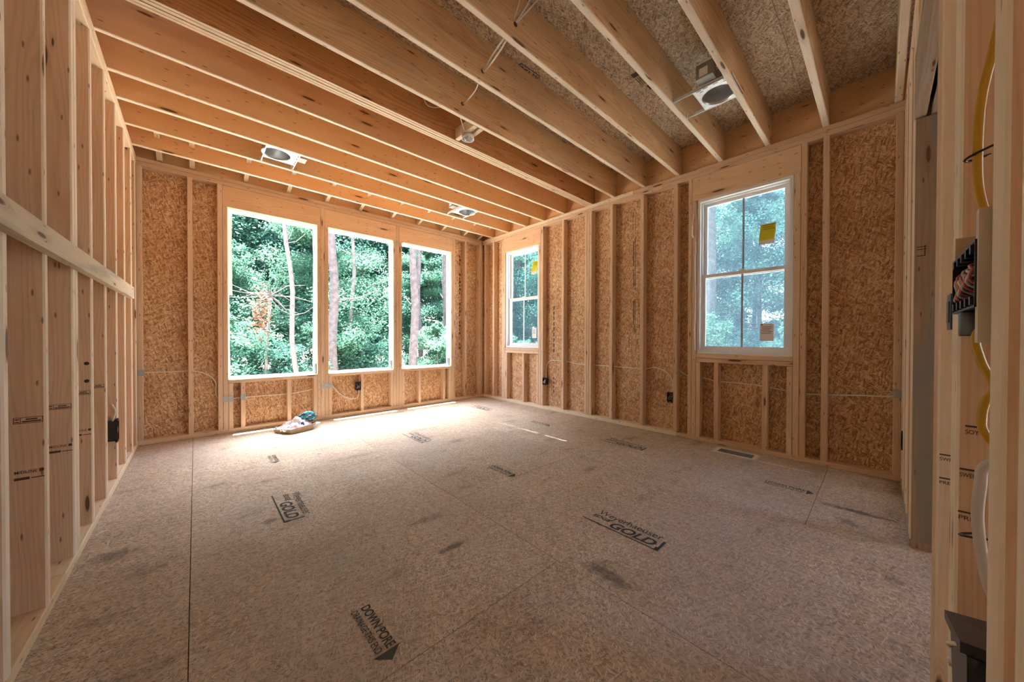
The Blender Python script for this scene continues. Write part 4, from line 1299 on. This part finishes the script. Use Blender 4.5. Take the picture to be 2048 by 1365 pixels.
VAR = [treemesh(1, 7.0, 2.3, .12, 60000, .043, .09, M_LEAF, M_BARK2, .02, 80),
       treemesh(2, 7.6, 2.6, .15, 64000, .043, .10, M_LEAF2, M_BARK2, -.02, 85),
       treemesh(3, 6.2, 2.0, .08, 54000, .041, .07, M_LEAF, M_BARK2, .05, 75),
       treemesh(4, 8.2, 2.7, .2, 62000, .046, .12, M_LEAF2, M_BARK, .0, 85)]
BSH = [treemesh(11, 2.1, 1.15, .1, 14000, .036, .02, M_LEAF, M_BARK2, .03, 46, True),
       treemesh(12, 1.7, 1.0, .05, 13000, .034, .02, M_LEAF2, M_BARK2, .0, 44, True)]
GZ = -.65


def plant(name, var, x, y_, rz, sc, label, cat, group):
    r = empty(name, (x, y_, GZ)); r.rotation_euler.z = rz; r.scale = (sc, sc, sc)
    _link('trunk', var[0], None, r); _link('foliage', var[1], None, r)
    tag(r, label, cat, group)
    return r


RT = random.Random(21)
pos = []
# woods behind the back openings: three ranks
for i in range(8):
    pos.append((-5.5 + i * 2.05 + RT.uniform(-.5, .5), 11.6 + RT.uniform(-.8, .8) + .12 * i, RT.choice((0, 2, 1)), RT.uniform(.72, .92), 'front'))
for i in range(11):
    pos.append((-7 + i * 2.2 + RT.uniform(-.6, .6), 15 + RT.uniform(-1, 1), RT.choice((1, 3, 0)), RT.uniform(1.1, 1.4), 'mid'))
for i in range(12):
    pos.append((-9 + i * 2.7 + RT.uniform(-.6, .6), 19.5 + RT.uniform(-1.2, 1.2), RT.choice((1, 3)), RT.uniform(1.7, 2.0), 'far'))
for x, y_, vi, sc, rk in pos:
    plant('leafy_tree', VAR[vi], x, y_, RT.uniform(0, 6.28), sc,
          {'front': 'bright green leafy tree at the edge of the woods outside the back openings', 'mid': 'leafy tree deeper in the woods outside the back openings',
           'far': 'tall tree at the back of the woods outside the back openings'}[rk], 'tree',
          {'front': 'front rank of trees outside the back openings', 'mid': 'second rank of trees outside the back openings', 'far': 'farthest trees outside the back openings'}[rk])
for i in range(10):
    plant('shrub', BSH[i % 2], -2.5 + i * 1.3 + RT.uniform(-.3, .3), 9.6 + RT.uniform(-.5, .9), RT.uniform(0, 6.28), RT.uniform(.85, 1.1),
          'leafy shrub in the undergrowth outside the back openings', 'shrub', 'undergrowth outside the back openings')
# trees beyond the right wall
for i in range(7):
    plant('leafy_tree', VAR[(i * 2 + 1) % 4], 13.0 + RT.uniform(-.8, .8), -2 + i * 2.4 + RT.uniform(-.4, .4), RT.uniform(0, 6.28), RT.uniform(.75, .98),
          'leafy tree outside the right wall windows', 'tree', 'near trees outside the right wall windows')
for i in range(6):
    plant('leafy_tree', VAR[(i + 1) % 4], 18 + RT.uniform(-1, 1), -3 + i * 3.4 + RT.uniform(-.5, .5), RT.uniform(0, 6.28), RT.uniform(1.0, 1.2),
          'taller tree farther back outside the right wall windows', 'tree', 'farther trees outside the right wall windows')
for i in range(6):
    plant('shrub', BSH[i % 2], 10.6 + RT.uniform(-.4, .4), .5 + i * 1.7, RT.uniform(0, 6.28), RT.uniform(1.0, 1.3),
          'leafy shrub outside the right wall windows', 'shrub', 'shrubs outside the right wall windows')


def trunk_tree(label, x, y_, r0, h, lean=(0, 0), bark=M_BARK, limbs=3, seed=0):
    rr = random.Random(seed)
    t = tag(empty('bare_trunk_tree', (x, y_, GZ)), label, 'tree')
    n = 14
    pts = [Vector((x + lean[0] * h * i / n + .04 * math.sin(i * 1.3 + seed), y_ + lean[1] * h * i / n, GZ + h * i / n)) for i in range(n + 1)]
    v, f = tubedata(pts, [r0 * (1 - .45 * i / n) for i in range(n + 1)], 12)
    mesh('trunk', v, f, bark, t, smooth=True)
    for j in range(limbs):
        b = pts[4 + (j * 3) % 9]; a = rr.uniform(0, 6.28); l = rr.uniform(.5, 1.1)
        v, f = tubedata([b, b + Vector((math.cos(a) * l * .5, math.sin(a) * l * .5, .1)), b + Vector((math.cos(a) * l, math.sin(a) * l, .35))], [r0 * .2, r0 * .12, r0 * .04], 5)
        mesh('limb', v, f, bark, t, smooth=True)
    return t


trunk_tree('slender pale leaning trunk seen low in the first back opening', 1.72, 9.0, .055, 7.5, (-.055, 0), M_BARK2, 6, 1)
trunk_tree('thick pine trunk at the left edge of the middle back opening', 2.55, 9.3, .12, 9.0, (-.01, 0), M_BARK, 2, 2)
trunk_tree('pine trunk at the left edge of the third back opening', 4.55, 9.0, .12, 9.0, (0, 0), M_BARK, 2, 3)
trunk_tree('thickest pine trunk in the right half of the third back opening', 6.28, 10.0, .19, 10.0, (.0, 0), M_BARK, 2, 4)
trunk_tree('thin trunk between the two pines of the third back opening', 5.55, 10.5, .08, 9.0, (-.02, 0), M_BARK, 2, 5)
trunk_tree('thin grey trunk in the middle back opening', 3.25, 10.2, .06, 8.0, (.01, 0), M_BARK2, 3, 6)
trunk_tree('pale trunk behind the screen of the large window', 10.8, 3.3, .14, 9.0, (.0, .0), M_BARK2, 2, 7)
trunk_tree('slim trunk behind the far corner window', 12.0, 12.4, .08, 9.0, (.0, .0), M_BARK, 2, 8)
# dead limb with brown leaves hanging in front of the woods
t = tag(empty('dead_branch', (1.15, 9.2, GZ)), 'bare pinkish dead branches with hanging brown leaves in the first back opening', 'branch')
rr = random.Random(5)
root = Vector((1.25, 9.4, 1.95))
v, f = tubedata([(1.15, 9.6, GZ), (1.2, 9.5, .8), root], [.035, .03, .018], 6)
mesh('stem', v, f, M_BARK2, t, smooth=True)
cents = []
for i in range(22):
    a = rr.uniform(-3.1, 3.1); l = rr.uniform(.4, 1.1)
    e = root + Vector((math.cos(a) * l, -.2 * abs(math.sin(a)) * l, .55 * math.sin(a) * l * .6 + rr.uniform(-.2, .15)))
    m_ = root.lerp(e, .5) + Vector((0, 0, rr.uniform(-.1, .12)))
    v, f = tubedata([root, m_, e], [.012, .008, .003], 4)
    mesh('twig', v, f, M_BARK2, t)
for i in range(260):
    cents.append((1.05 + rr.gauss(0, .10), 9.2 + rr.gauss(0, .1), 1.55 + rr.gauss(0, .28)))
me = leafmesh('dry_leaves', np.array(cents) - np.array([[1.15, 9.2, GZ]]), .05, NPR, M_DEAD)
_link('dry_leaves', me, None, t)
